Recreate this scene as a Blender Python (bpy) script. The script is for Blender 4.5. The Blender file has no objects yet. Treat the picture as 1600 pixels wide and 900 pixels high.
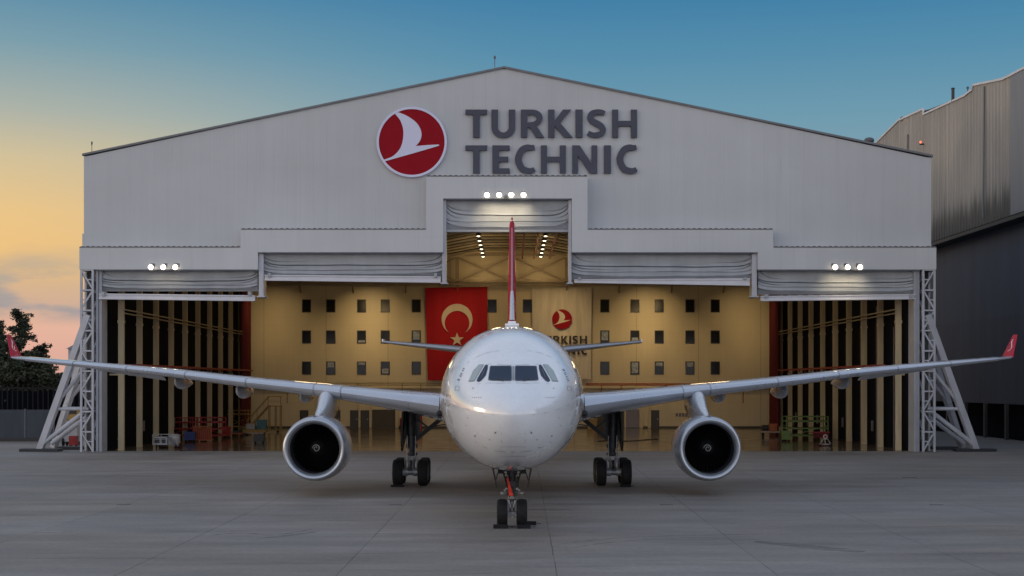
import bpy, bmesh, math, random
from mathutils import Vector, Matrix
from mathutils.bvhtree import BVHTree
from mathutils.geometry import delaunay_2d_cdt
R = math.radians
random.seed(7)
sc = bpy.context.scene
C = bpy.context.collection

# ------------------------------------------------------------------ camera, sky, sun, exposure
CAMZ, F = 5.41, 2216.0
cam = bpy.data.objects.new('camera', bpy.data.cameras.new('camera'))
C.objects.link(cam); sc.camera = cam
cam.location = (0, 0, CAMZ); cam.rotation_euler = (R(90), 0, 0)
cam.data.sensor_width = 36; cam.data.lens = F/1600*36
cam.data.shift_y = 148/1600
cam.data.clip_end = 8000
sc.view_settings.view_transform = 'Standard'; sc.view_settings.look = 'None'
sc.view_settings.gamma = 1; sc.view_settings.exposure = 0
sc.view_settings.use_curve_mapping = False
sc.cycles.use_denoising = True
sc.cycles.max_bounces = 6; sc.cycles.glossy_bounces = 3; sc.cycles.diffuse_bounces = 3
sc.cycles.sample_clamp_indirect = 4

SUN_EL, SUN_AZ = 3.0, -62.0        # degrees; azimuth from the view direction, towards the left
world = bpy.data.worlds.new('World'); sc.world = world; world.use_nodes = True
wt = world.node_tree; wt.nodes.clear()
def wn(t, **k):
    n = wt.nodes.new(t)
    for a, b in k.items(): setattr(n, a, b)
    return n
def wl(a, b): wt.links.new(a, b)
def wmath(op, a, b=None, c=None, clamp=False):
    n = wn('ShaderNodeMath', operation=op); n.use_clamp = clamp
    for i, v in enumerate((a, b, c)):
        if v is None: continue
        if isinstance(v, (int, float)): n.inputs[i].default_value = v
        else: wl(v, n.inputs[i])
    return n.outputs[0]
def wmap(v, a, b, c=0., d=1., smooth=True):
    n = wn('ShaderNodeMapRange'); n.interpolation_type = 'SMOOTHSTEP' if smooth else 'LINEAR'
    wl(v, n.inputs[0])
    for i, q in enumerate((a, b, c, d)): n.inputs[i+1].default_value = q
    return n.outputs[0]
def wramp(v, stops):
    n = wn('ShaderNodeValToRGB'); wl(v, n.inputs[0])
    e = n.color_ramp.elements
    while len(e) < len(stops): e.new(.5)
    for q, (p, col) in zip(e, stops): q.position = p; q.color = (*col, 1)
    return n.outputs[0]
def wmix(f, a, b):
    n = wn('ShaderNodeMix', data_type='RGBA')
    if isinstance(f, float): n.inputs[0].default_value = f
    else: wl(f, n.inputs[0])
    for i, v in ((6, a), (7, b)):
        if isinstance(v, tuple): n.inputs[i].default_value = (*v, 1)
        else: wl(v, n.inputs[i])
    return n.outputs[2]
def lin(r, g, b):
    f = lambda v: (v/255/12.92 if v/255 <= .04045 else ((v/255+.055)/1.055)**2.4)
    return (f(r), f(g), f(b))
tc = wn('ShaderNodeTexCoord')
sep = wn('ShaderNodeSeparateXYZ'); wl(tc.outputs['Generated'], sep.inputs[0])
sx, sy, sz = sep.outputs
# the clear dusk sky over the hangar, by height above the horizon
s1 = wmath('DIVIDE', sz, .30, clamp=True)
cool = wramp(s1, [(0, lin(190,178,165)), (.25, lin(168,176,172)), (.45, lin(130,160,172)), (.62, lin(104,150,172)), (.76, lin(78,136,168)), (.88, lin(56,122,164)), (1, lin(48,110,154))])
warm = wramp(s1, [(0, lin(216,164,152)), (.12, lin(226,176,156)), (.25, lin(236,188,122)), (.38, lin(230,192,132)), (.50, lin(206,188,150)), (.60, lin(168,174,164)), (.74, lin(118,154,168)), (.88, lin(74,132,164)), (1, lin(58,118,156))])
azf = wmap(sx, .06, -.36, 0, 1)
front = wmix(azf, cool, warm)
# soft grey-violet cloud banks low on the left
mp = wn('ShaderNodeMapping'); wl(tc.outputs['Generated'], mp.inputs[0]); mp.inputs[3].default_value = (7, 7, 26)
mp.inputs[1].default_value = (.4, 0, .75)
nz = wn('ShaderNodeTexNoise'); wl(mp.outputs[0], nz.inputs[0]); nz.inputs['Scale'].default_value = 1.3; nz.inputs['Detail'].default_value = 6; nz.inputs['Roughness'].default_value = .55
cl = wmap(nz.outputs['Fac'], .38, .52)
band = wmath('MULTIPLY', wmap(sz, .036, .050), wmap(wmath('ADD', sz, wmath('MULTIPLY', nz.outputs['Fac'], -.035)), .074, .050))
cl2 = wmath('MULTIPLY', wmath('MULTIPLY', wmath('ADD', wmath('MULTIPLY', cl, .6), .4), band), .9)
clc = wmix(wmap(sz, .035, .085), lin(138,144,158), lin(172,162,150))
front = wmix(cl2, front, clc)
# the bright pale half of the sky behind the camera, warmer to the left
bel = wmath('DIVIDE', sz, 1.0, clamp=True)
back = wramp(bel, [(0, (1.35,1.29,1.30)), (.12, (1.08,1.08,1.14)), (.3, (.66,.71,.82)), (.6, (.42,.50,.65)), (1, (.34,.42,.57))])
glow = wmix(wmap(sx, -.25, -.85, 0, 1), back, wramp(bel, [(0, (2.6,2.0,1.45)), (.12, (2.0,1.65,1.3)), (.3, (.95,.88,.84)), (.6, (.46,.52,.65)), (1, (.34,.42,.57))]))
full = wmix(wmap(sy, .74, .25), front, glow)
high = wmix(wmap(sz, .28, .55), full, glow)
# Nishita dusk sky added thinly on top
sky = wn('ShaderNodeTexSky', sky_type='NISHITA'); sky.sun_disc = False
sky.sun_elevation = R(SUN_EL); sky.sun_rotation = R(SUN_AZ); sky.dust_density = 2
ns = wn('ShaderNodeVectorMath', operation='SCALE'); wl(sky.outputs[0], ns.inputs[0]); ns.inputs[3].default_value = .012
addn = wn('ShaderNodeVectorMath', operation='ADD'); wl(high, addn.inputs[0]); wl(ns.outputs[0], addn.inputs[1])
bg = wn('ShaderNodeBackground'); wl(addn.outputs[0], bg.inputs[0]); bg.inputs[1].default_value = 1.0
wo = wn('ShaderNodeOutputWorld'); wl(bg.outputs[0], wo.inputs[0])

sun = bpy.data.lights.new('sun', 'SUN'); sun.energy = .25; sun.angle = R(14); sun.color = (1, .78, .55)
so = bpy.data.objects.new('sun', sun); C.objects.link(so)
az, el = R(SUN_AZ), R(SUN_EL+5)
sd = Vector((math.sin(az)*math.cos(el), math.cos(az)*math.cos(el), math.sin(el)))
so.rotation_euler = (-sd).to_track_quat('-Z', 'Y').to_euler()

# ------------------------------------------------------------------ materials
def mat(name, col, rough=.6, metal=0., coat=0., var=0., vscale=1., stretch=(1,1,1), bump=0., bscale=8., emit=None, spec=.5, bstretch=None):
    m = bpy.data.materials.new(name); m.use_nodes = True
    t = m.node_tree; b = t.nodes['Principled BSDF']
    b.inputs['Base Color'].default_value = (*col, 1); b.inputs['Roughness'].default_value = rough
    b.inputs['Metallic'].default_value = metal; b.inputs['Coat Weight'].default_value = coat
    b.inputs['Coat Roughness'].default_value = .03; b.inputs['Coat IOR'].default_value = 1.65; b.inputs['Specular IOR Level'].default_value = spec
    if emit:
        b.inputs['Emission Color'].default_value = (*emit[:3], 1); b.inputs['Emission Strength'].default_value = emit[3]
    co = t.nodes.new('ShaderNodeTexCoord')
    def noise(scale, st, det=5):
        mp = t.nodes.new('ShaderNodeMapping'); mp.inputs[3].default_value = st
        t.links.new(co.outputs['Object'], mp.inputs[0])
        n = t.nodes.new('ShaderNodeTexNoise'); n.inputs['Scale'].default_value = scale; n.inputs['Detail'].default_value = det
        t.links.new(mp.outputs[0], n.inputs[0]); return n
    if var:
        n = noise(vscale, stretch)
        mr = t.nodes.new('ShaderNodeMapRange'); t.links.new(n.outputs['Fac'], mr.inputs[0])
        mr.inputs[1].default_value = .3; mr.inputs[2].default_value = .7; mr.inputs[3].default_value = 1-var; mr.inputs[4].default_value = 1+var
        vm = t.nodes.new('ShaderNodeVectorMath'); vm.operation = 'SCALE'; vm.inputs[0].default_value = col
        t.links.new(mr.outputs[0], vm.inputs[3]); t.links.new(vm.outputs[0], b.inputs['Base Color'])
        m['var'] = 1
    if bump:
        n2 = noise(bscale, bstretch or (1,1,1)); bp = t.nodes.new('ShaderNodeBump'); bp.inputs['Strength'].default_value = bump; bp.inputs['Distance'].default_value = .05
        t.links.new(n2.outputs['Fac'], bp.inputs['Height']); t.links.new(bp.outputs[0], b.inputs['Normal'])
    return m
class NT:                      # small helper for hand-wired materials
    def __init__(s, m):
        s.t = m.node_tree; s.b = s.t.nodes['Principled BSDF']
        s.co = s.t.nodes.new('ShaderNodeTexCoord').outputs['Object']
    def n(s, t, **k):
        q = s.t.nodes.new(t)
        for a, b in k.items(): setattr(q, a, b)
        return q
    def l(s, a, b): s.t.links.new(a, b)
    def m(s, op, a, b=None, c=None, clamp=False):
        q = s.n('ShaderNodeMath', operation=op); q.use_clamp = clamp
        for i, v in enumerate((a, b, c)):
            if v is None: continue
            if isinstance(v, (int, float)): q.inputs[i].default_value = v
            else: s.l(v, q.inputs[i])
        return q.outputs[0]
    def noise(s, scale, st=(1,1,1), det=5, rough=.5, off=(0,0,0)):
        mp = s.n('ShaderNodeMapping'); mp.inputs[3].default_value = st; mp.inputs[1].default_value = off; s.l(s.co, mp.inputs[0])
        q = s.n('ShaderNodeTexNoise'); q.inputs['Scale'].default_value = scale; q.inputs['Detail'].default_value = det
        q.inputs['Roughness'].default_value = rough
        s.l(mp.outputs[0], q.inputs[0]); return q.outputs['Fac']
    def xyz(s):
        q = s.n('ShaderNodeSeparateXYZ'); s.l(s.co, q.inputs[0]); return q.outputs
    def map(s, v, a, b, c=0., d=1., sm=False):
        q = s.n('ShaderNodeMapRange'); q.interpolation_type = 'SMOOTHSTEP' if sm else 'LINEAR'; s.l(v, q.inputs[0])
        for i, w in enumerate((a, b, c, d)): q.inputs[i+1].default_value = w
        return q.outputs[0]
    def mix(s, f, a, b):
        q = s.n('ShaderNodeMix', data_type='RGBA')
        if isinstance(f, float): q.inputs[0].default_value = f
        else: s.l(f, q.inputs[0])
        for i, v in ((6, a), (7, b)):
            if isinstance(v, tuple): q.inputs[i].default_value = (*v, 1)
            else: s.l(v, q.inputs[i])
        return q.outputs[2]
    def scale(s, col, f):
        q = s.n('ShaderNodeVectorMath', operation='SCALE')
        if isinstance(col, tuple): q.inputs[0].default_value = col
        else: s.l(col, q.inputs[0])
        s.l(f, q.inputs[3]); return q.outputs[0]
    def bump(s, h, st, dist=.03):
        q = s.n('ShaderNodeBump'); q.inputs['Strength'].default_value = st; q.inputs['Distance'].default_value = dist
        s.l(h, q.inputs['Height']); s.l(q.outputs[0], s.b.inputs['Normal'])
    def line(s, v, period, w):       # 1 on thin lines every period
        fr = s.m('FRACT', s.m('DIVIDE', s.m('ADD', v, 1000*period), period))
        return s.m('LESS_THAN', fr, w/period)

def cladding(name, col, axis=0, period=1.05, var=.06):
    m = mat(name, col, .55); t = NT(m); x = t.xyz()[axis]; z = t.xyz()[2]
    st = (1.3, 1.3, .05)
    n1 = t.noise(1.0, st, 6, .6); n2 = t.noise(.12, (1,1,1.4), 3); n3 = t.noise(1.0, (4.0, 4.0, .16), 4, .7, (3,0,0))
    f = t.map(n1, .3, .7, 1-var, 1+var*.7); f = t.m('MULTIPLY', f, t.map(n2, .3, .7, .94, 1.05))
    f = t.m('MULTIPLY', f, t.map(n3, .62, .80, 1, .86))
    ln = t.line(x, period, .05); ln2 = t.m('MULTIPLY', t.line(z, 5.6, .06), .6)
    ml = t.m('MULTIPLY', t.map(t.noise(.25, (1,1,.3), 2), .45, .6), .07)
    f = t.m('MULTIPLY', f, t.m('SUBTRACT', 1, t.m('MULTIPLY', t.m('MAXIMUM', ln, ln2), ml)))
    t.l(t.scale(col, f), t.b.inputs['Base Color'])
    rib = t.m('SINE', t.m('MULTIPLY', x, 2*math.pi/(period/4)))
    t.bump(t.m('ADD', t.m('MULTIPLY', rib, .15), t.m('MULTIPLY', n1, .5)), .10, .05)
    return m
M = {}
M['clad'] = cladding('pale_cladding', (.53,.535,.545), 0, 1.05, .035)
M['clad_side'] = cladding('pale_cladding_side', (.58,.58,.58), 1)
M['canopy'] = cladding('canopy_cladding', (.585,.59,.60), 0, 1.05, .03)
M['trim'] = mat('dark_trim', (.12,.125,.14), .5, var=.2, vscale=2)
M['roof'] = mat('roof_sheet', (.16,.165,.175), .5, var=.15, vscale=.4)
M['steel'] = mat('painted_steel', (.47,.48,.52), .42, var=.12, vscale=1.2, stretch=(1,1,.4))
M['jamb'] = mat('jamb_steel', (.38,.39,.42), .5, var=.1, vscale=1)
M['beam'] = mat('door_beam', (.62,.62,.66), .38, .1, var=.06, vscale=1)
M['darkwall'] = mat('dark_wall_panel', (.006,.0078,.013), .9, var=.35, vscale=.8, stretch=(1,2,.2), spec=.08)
M['cream'] = mat('cream_column', (.58,.47,.29), .6, var=.14, vscale=.7, stretch=(3,3,.5))
M['purlin'] = mat('ceiling_beam', (.42,.34,.22), .6, var=.12, vscale=1)
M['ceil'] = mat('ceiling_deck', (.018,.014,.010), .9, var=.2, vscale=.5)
M['rdoor'] = mat('roller_door_sheet', (.07,.055,.04), .6, var=.1)
M['truss'] = mat('brown_truss', (.27,.21,.14), .6, var=.15)
M['red'] = mat('red_paint', (.30,.015,.014), .5, var=.15, vscale=1.5)
M['redcloth'] = mat('red_curtain', (.11,.007,.009), .8, var=.25, vscale=2, stretch=(3,3,.2))
M['orange'] = mat('orange_paint', (.34,.085,.02), .5, var=.15, vscale=3)
M['yellow'] = mat('yellow_paint', (.36,.22,.05), .5, var=.2, vscale=3)
M['green'] = mat('green_paint', (.11,.18,.04), .5, var=.2, vscale=2)
M['blue'] = mat('blue_paint', (.03,.05,.19), .5, var=.15, vscale=2)
M['teal'] = mat('teal_paint', (.06,.16,.19), .5, var=.15, vscale=2)
M['silver'] = mat('silver_equipment', (.27,.27,.28), .35, .3, var=.1, vscale=3)
M['whitep'] = mat('white_equipment', (.38,.37,.35), .5, var=.1, vscale=3)
M['black'] = mat('black_rubber', (.012,.012,.014), .8, var=.3, vscale=5, spec=.3)
M['dark'] = mat('dark_metal', (.035,.036,.04), .5, .3, var=.25, vscale=6)
M['frame'] = mat('window_frame', (.05,.045,.04), .5)
M['brownwin'] = mat('brown_glazing', (.10,.055,.035), .25)
M['glass'] = mat('window_glass', (.010,.011,.014), .12, spec=.3)
M['blind'] = mat('window_blind', (.30,.33,.38), .6, var=.4, vscale=3, stretch=(1,1,1))
M['tyre'] = mat('tyre', (.016,.016,.018), .75, var=.25, vscale=6, bump=.3, bscale=20, spec=.3)
M['hub'] = mat('wheel_hub', (.30,.31,.33), .4, .5, var=.2, vscale=8)
M['gearsteel'] = mat('gear_steel', (.33,.34,.36), .4, .3, var=.3, vscale=6)
M['geardark'] = mat('gear_dark', (.06,.062,.066), .45, .4, var=.4, vscale=7)
M['lamp'] = mat('lamp_lens', (.9,.9,.85), .3, emit=(1, .86, .62, 16))
M['lampin'] = mat('ceiling_lamp_lens', (.9,.9,.85), .3, emit=(1, .84, .58, 6))
M['redlamp'] = mat('red_beacon_lens', (.6,.05,.03), .3, emit=(1, .16, .08, 2.2))
M['letter'] = mat('letter_face', (.075,.078,.105), .5, var=.08, spec=.25)
M['emred'] = mat('emblem_red', (.30,.003,.012), .6, var=.05, spec=.15)
M['emwhite'] = mat('emblem_white', (.66,.66,.82), .4)
M['bannerink'] = mat('banner_ink', (.05,.045,.05), .8)

def cloth(name, col, lo=.82, sc=.9):
    m = mat(name, col, .85); t = NT(m)
    n = t.noise(sc, (1,1,.14), 4, .6); n2 = t.noise(.35, (1,1,.6), 3)
    t.l(t.scale(col, t.m('MULTIPLY', t.map(n, .3, .7, lo, 1.08), t.map(n2, .3,.7,.92,1.05))), t.b.inputs['Base Color'])
    t.bump(n, .5, .12); return m
M['flag'] = cloth('flag_cloth', (.42,.003,.012), .85)
M['flagmark'] = cloth('flag_mark', (.66,.55,.43), .9)
M['banner'] = cloth('banner_cloth', (.70,.62,.50), .8, 1.4)
def fabric():
    m = mat('door_fabric', (.43,.45,.475), .7); t = NT(m)
    n = t.noise(1.0, (.5,1,.9), 4, .5); n3 = t.noise(.9, (1.4,1,.2), 4)
    f = t.m('MULTIPLY', t.map(n, .3,.7,.86,1.07), t.map(n3, .3,.7,.9,1.06))
    t.l(t.scale((.43,.45,.475), f), t.b.inputs['Base Color'])
    mp = t.n('ShaderNodeMapping'); mp.inputs[2].default_value = (0, R(38), 0); mp.inputs[3].default_value = (.35,1,2.2); t.l(t.co, mp.inputs[0])
    q = t.n('ShaderNodeTexNoise'); q.inputs['Scale'].default_value = .8; q.inputs['Detail'].default_value = 3; t.l(mp.outputs[0], q.inputs[0])
    t.bump(t.m('ADD', q.outputs['Fac'], t.m('MULTIPLY', n, .15)), .45, .25); return m
M['fabric'] = fabric()
def backwall():
    m = mat('back_wall_panel', (.62,.52,.34), .5); t = NT(m); x, y, z = t.xyz()
    n = t.noise(.5, (1,1,.5), 4); n2 = t.noise(2.0, (2,1,.1), 4)
    f = t.m('MULTIPLY', t.map(n, .3,.7,.95,1.04), t.map(n2, .3,.7,.97,1.02))
    ln = t.m('MAXIMUM', t.m('MULTIPLY', t.line(x, 7.4, .07), .35), t.m('MULTIPLY', t.line(z, 1.02, .03), .10))
    t.l(t.scale((.62,.52,.34), t.m('MULTIPLY', f, t.m('SUBTRACT', 1, ln))), t.b.inputs['Base Color']); return m
M['backwall'] = backwall()
def paint(name, col, metal=0., rough=.22, coat=1.):
    m = mat(name, col, rough, metal, coat=coat, spec=.5*coat); t = NT(m)
    n = t.noise(.9, (1,.25,1), 5, .6); n2 = t.noise(9, (1,.3,1), 3)
    t.l(t.scale(col, t.m('MULTIPLY', t.map(n, .3,.7,.93,1.03), t.map(n2, .3,.75,1.01,.97))), t.b.inputs['Base Color'])
    t.l(t.map(n, .3,.7, rough*.7, rough*1.5), t.b.inputs['Roughness'])
    return m
M['white'] = paint('aircraft_white', (.87,.88,.90))
M['wing'] = paint('wing_grey', (.32,.345,.39), .05, .34)
M['slat'] = paint('slat_metal', (.50,.54,.62), .3, .30)
M['nacelle'] = paint('nacelle_paint', (.56,.58,.62), .1, .3)
M['lip'] = mat('polished_lip', (.52,.55,.60), .32, .75, var=.05)
M['tailred'] = paint('tail_red', (.46,.008,.035), 0, .45, .15)
M['seam'] = mat('panel_seam', (.07,.075,.085), .6)
M['cockpit'] = mat('cockpit_glass', (.006,.018,.050), .10, spec=.22)
M['cockpit2'] = mat('side_glass_reflection', (.36,.42,.42), .12)  # pale reflection on the rear side windows, put into the glass colour
M['winframe'] = mat('window_surround', (.17,.18,.20), .4)
M['inlet'] = mat('inlet_lining', (.03,.031,.036), .5)
M['blade'] = mat('fan_blade', (.02,.021,.025), .35, .6)
M['swirl'] = mat('swirl_paint', (.26,.255,.23), .5)
M['ribbon'] = mat('warning_ribbon', (.85,.05,.02), .6)
M['winmark'] = mat('winglet_mark', (.75,.70,.74), .4)

def concrete():
    m = mat('apron_concrete', (.2,.2,.2), .62); t = NT(m)
    rot = t.n('ShaderNodeMapping'); rot.inputs[2].default_value = (0,0,R(.4)); t.l(t.co, rot.inputs[0]); t.co = rot.outputs[0]
    x, y, z = t.xyz()
    big = t.noise(.045, (1,1.6,1), 5, .6); med = t.noise(.33, (.55,1.5,1), 6, .65, (9,3,0)); fine = t.noise(5, (1,1,1), 6, .7); med2 = t.noise(.16, (.30,2.6,1), 6, .7, (31,7,0))
    f = t.m('MULTIPLY', t.map(big, .33,.67,.86,1.13), t.map(med, .34,.66,.78,1.16))
    f = t.m('MULTIPLY', f, t.map(fine, .3,.7,.84,1.14)); f = t.m('MULTIPLY', f, t.map(med2, .42,.62,.90,1.08))
    # each bay poured at its own tone
    cb = t.n('ShaderNodeCombineXYZ')
    t.l(t.m('FLOOR', t.m('DIVIDE', t.m('ADD', x, 1009.63), 6.2)), cb.inputs[0]); t.l(t.m('FLOOR', t.m('DIVIDE', t.m('ADD', y, 945.2), 12.)), cb.inputs[1])
    wnz = t.n('ShaderNodeTexWhiteNoise', noise_dimensions='2D'); t.l(cb.outputs[0], wnz.inputs['Vector'])
    f = t.m('MULTIPLY', f, t.map(wnz.outputs['Value'], 0,1,.94,1.05))
    wob = t.m('MULTIPLY', t.m('SUBTRACT', t.noise(1.7, (1,1,1), 3), .5), .06)
    jx = t.line(t.m('ADD', t.m('ADD', x, 1009.63), wob), 6.2, .035); jy = t.m('MULTIPLY', t.line(t.m('ADD', y, 945.2), 12., .05), .35)
    wear = t.map(t.noise(.22, (1,1,1), 3, .5, (5,5,0)), .40, .56, .45, 1.)
    j = t.m('MULTIPLY', t.m('MAXIMUM', jx, jy), wear)
    f = t.m('MULTIPLY', f, t.m('SUBTRACT', 1, t.m('MULTIPLY', j, .65)))
    st = t.map(t.noise(.5, (.28,1.5,1), 5, .7, (13,40,0)), .55, .70, 0, .34)       # oil and tyre stains
    f = t.m('MULTIPLY', f, t.m('SUBTRACT', 1, st))
    col = t.mix(t.map(big, .35,.65), (.236,.207,.178), (.222,.208,.200))
    t.l(t.scale(col, f), t.b.inputs['Base Color'])
    t.l(t.map(med, .3,.7,.55,.8), t.b.inputs['Roughness'])
    t.bump(t.m('ADD', fine, t.m('MULTIPLY', med, .6)), .25, .01); return m
M['concrete'] = concrete()
M['earth'] = mat('far_ground', (.05,.05,.045), .9, var=.3, vscale=.05)
def ifloor():
    m = mat('sealed_floor', (.16,.12,.08), .14); t = NT(m); x, y, z = t.xyz()
    n = t.noise(.25, (1,1,1), 5); jl = t.m('MAXIMUM', t.line(x, 6., .06), t.line(y, 6., .06))
    t.l(t.scale((.16,.12,.08), t.m('MULTIPLY', t.map(n, .3,.7,.85,1.12), t.m('SUBTRACT', 1, t.m('MULTIPLY', jl, .3)))), t.b.inputs['Base Color'])
    t.l(t.map(t.noise(.6), .3,.7,.07,.17), t.b.inputs['Roughness']); t.b.inputs['Specular IOR Level'].default_value = .9
    t.bump(t.noise(1.1, (1,.6,1), 2), .06, .02); return m
M['ifloor'] = ifloor()
def weathered():
    m = mat('weathered_sheet', (.3,.28,.25), .6); t = NT(m); x, y, z = t.xyz()
    n = t.noise(1.0, (1,1.9,.045), 6, .75); n2 = t.noise(.09, (1,1,1), 4); n3 = t.noise(1, (1,.55,.02), 3, .5, (0,8,0))
    f = t.m('MULTIPLY', t.map(n, .3,.7,.70,1.25), t.map(n2, .35,.65,.85,1.1)); f = t.m('MULTIPLY', f, t.map(n3, .6,.8,1,1.35))
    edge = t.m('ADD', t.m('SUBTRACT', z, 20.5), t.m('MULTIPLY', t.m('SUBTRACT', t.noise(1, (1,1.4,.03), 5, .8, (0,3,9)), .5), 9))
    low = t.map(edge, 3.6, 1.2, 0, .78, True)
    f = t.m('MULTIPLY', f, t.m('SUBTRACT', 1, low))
    seam = t.m('MULTIPLY', t.line(y, 13.3, .35), -.18); f = t.m('MULTIPLY', f, t.m('SUBTRACT', 1, seam))
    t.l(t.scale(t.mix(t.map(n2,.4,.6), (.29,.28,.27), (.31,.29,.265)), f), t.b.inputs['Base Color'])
    rib = t.m('SINE', t.m('MULTIPLY', y, 2*math.pi/.9)); t.bump(rib, .5, .1); return m
M['weather'] = weathered()
M['weather2'] = mat('neighbour_blue_panel', (.17,.185,.215), .5, var=.12, vscale=.5, stretch=(1,1,.2))
def lowwall():
    m = mat('neighbour_low_wall', (.06,.065,.08), .6); t = NT(m); x, y, z = t.xyz()
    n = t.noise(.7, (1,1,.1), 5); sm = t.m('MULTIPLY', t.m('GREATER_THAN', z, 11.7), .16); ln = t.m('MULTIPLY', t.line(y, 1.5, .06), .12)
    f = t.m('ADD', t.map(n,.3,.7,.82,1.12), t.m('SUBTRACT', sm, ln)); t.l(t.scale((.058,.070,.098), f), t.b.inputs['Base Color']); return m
M['lowwall'] = lowwall()
M['bark'] = mat('bark', (.05,.04,.03), .9, var=.3, vscale=4)
M['leaf'] = mat('pine_foliage', (.035,.048,.028), .8, var=.55, vscale=.8)
M['leaf2'] = mat('broad_foliage', (.045,.052,.028), .8, var=.55, vscale=.8)
M['hoard'] = mat('blue_hoarding', (.035,.047,.066), .6, var=.2, vscale=.6, stretch=(2,1,.4))
M['paleb'] = mat('pale_building', (.42,.43,.46), .6, var=.1)

# ------------------------------------------------------------------ mesh helpers
class MB:
    def __init__(s): s.v = []; s.f = []; s.mi = []
    def add(s, vs, fs, mi=0):
        o = len(s.v); s.v += [tuple(q) for q in vs]; s.f += [tuple(i+o for i in f) for f in fs]; s.mi += [mi]*len(fs); return s
    def box(s, x0, x1, y0, y1, z0, z1, mi=0):
        vs = [(x,y,z) for x in (x0,x1) for y in (y0,y1) for z in (z0,z1)]
        return s.add(vs, [(0,1,3,2),(4,6,7,5),(0,4,5,1),(2,3,7,6),(0,2,6,4),(1,5,7,3)], mi)
    def bar(s, a, b, w, h=None, mi=0, n=4, w2=None):       # square (n=4) or round bar from a to b
        a, b = Vector(a), Vector(b); h = h or w; d = (b-a).normalized()
        up = Vector((0,0,1)) if abs(d.z) < .95 else Vector((0,1,0))
        r = d.cross(up).normalized(); u = r.cross(d)
        vs = []
        for p, k in ((a, 1), (b, (w2/w if w2 else 1))):
            for i in range(n):
                t = 2*math.pi*(i+.5)/n; q = math.sqrt(2) if n == 4 else 1
                vs.append(p + r*math.cos(t)*w/2*q*k + u*math.sin(t)*h/2*q*k)
        fs = [(i, (i+1) % n, n+(i+1) % n, n+i) for i in range(n)] + [tuple(range(n))[::-1], tuple(range(n, 2*n))]
        return s.add(vs, fs, mi)
    def cyl(s, a, b, d, mi=0, n=14, d2=None): return s.bar(a, b, d, d, mi, n, d2)
    def lathe(s, prof, centre, axis='y', n=48, mi=0, close=False):   # prof [(along, r)]
        vs = []; cx, cy, cz = centre
        for a, r in prof:
            for i in range(n):
                t = 2*math.pi*i/n; c, d = math.cos(t)*r, math.sin(t)*r
                vs.append({'y': (cx+c, cy+a, cz+d), 'x': (cx+a, cy+c, cz+d), 'z': (cx+c, cy+d, cz+a)}[axis])
        fs = [(k*n+i, k*n+(i+1) % n, (k+1)*n+(i+1) % n, (k+1)*n+i) for k in range(len(prof)-1) for i in range(n)]
        if close: fs += [tuple(range(n))[::-1], tuple(range((len(prof)-1)*n, len(prof)*n))]
        return s.add(vs, fs, mi)
    def loft(s, rings, caps=True, mi=0):
        n = len(rings[0]); vs = [p for r in rings for p in r]
        fs = [(k*n+i, k*n+(i+1) % n, (k+1)*n+(i+1) % n, (k+1)*n+i) for k in range(len(rings)-1) for i in range(n)]
        if caps: fs += [tuple(range(n))[::-1], tuple(range((len(rings)-1)*n, len(rings)*n))]
        return s.add(vs, fs, mi)
    def prism(s, poly, y0, y1, mi=0):                     # polygon in XZ pushed along Y
        n = len(poly); vs = [(x, y0, z) for x, z in poly] + [(x, y1, z) for x, z in poly]
        return s.add(vs, [tuple(range(n)), tuple(range(n, 2*n))[::-1]] + [(i, n+i, n+(i+1) % n, (i+1) % n) for i in range(n)], mi)
    def prism_x(s, poly, x0, x1, mi=0):                   # polygon in YZ pushed along X
        n = len(poly); vs = [(x0, y, z) for y, z in poly] + [(x1, y, z) for y, z in poly]
        return s.add(vs, [tuple(range(n)), tuple(range(n, 2*n))[::-1]] + [(i, n+i, n+(i+1) % n, (i+1) % n) for i in range(n)], mi)
    def build(s, name, mats, parent=None, smooth=False, angle=35, bevel=0, fix=True):
        me = bpy.data.meshes.new(name); me.from_pydata(s.v, [], s.f)
        if not isinstance(mats, (list, tuple)): mats = [mats]
        for m in mats: me.materials.append(m)
        for p, i in zip(me.polygons, s.mi): p.material_index = i
        if fix:
            bm = bmesh.new(); bm.from_mesh(me); bmesh.ops.recalc_face_normals(bm, faces=bm.faces); bm.to_mesh(me); bm.free()
        if smooth:
            me.polygons.foreach_set('use_smooth', [True]*len(me.polygons)); me.set_sharp_from_angle(angle=R(angle))
        me.update()
        o = bpy.data.objects.new(name, me); C.objects.link(o)
        if parent: o.parent = parent
        if bevel:
            md = o.modifiers.new('bevel', 'BEVEL'); md.width = bevel; md.segments = 2; md.limit_method = 'ANGLE'
        return o
def tag(o, label=None, cat=None, group=None, kind=None):
    for k, v in (('label', label), ('category', cat), ('group', group), ('kind', kind)):
        if v: o[k] = v
    return o
def thing(name, label, cat, loc=(0,0,0), group=None, rz=0):
    o = bpy.data.objects.new(name, None); C.objects.link(o); o.location = loc; o.rotation_euler.z = rz; o.empty_display_size = .3
    return tag(o, label, cat, group)
def copy_tree(o, parent=None):
    kids = [c for c in list(C.objects) if c.parent == o]
    c = o.copy(); C.objects.link(c)
    if parent: c.parent = parent
    for k in kids: copy_tree(k, c)
    return c
def at(px, py, d): return Vector(((px-800)/F*d, d, CAMZ+(598-py)/F*d))       # photo pixel + real distance -> metres
def XX(px, d): return (px-800)/F*d
def ZZ(py, d): return CAMZ+(598-py)/F*d
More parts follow.
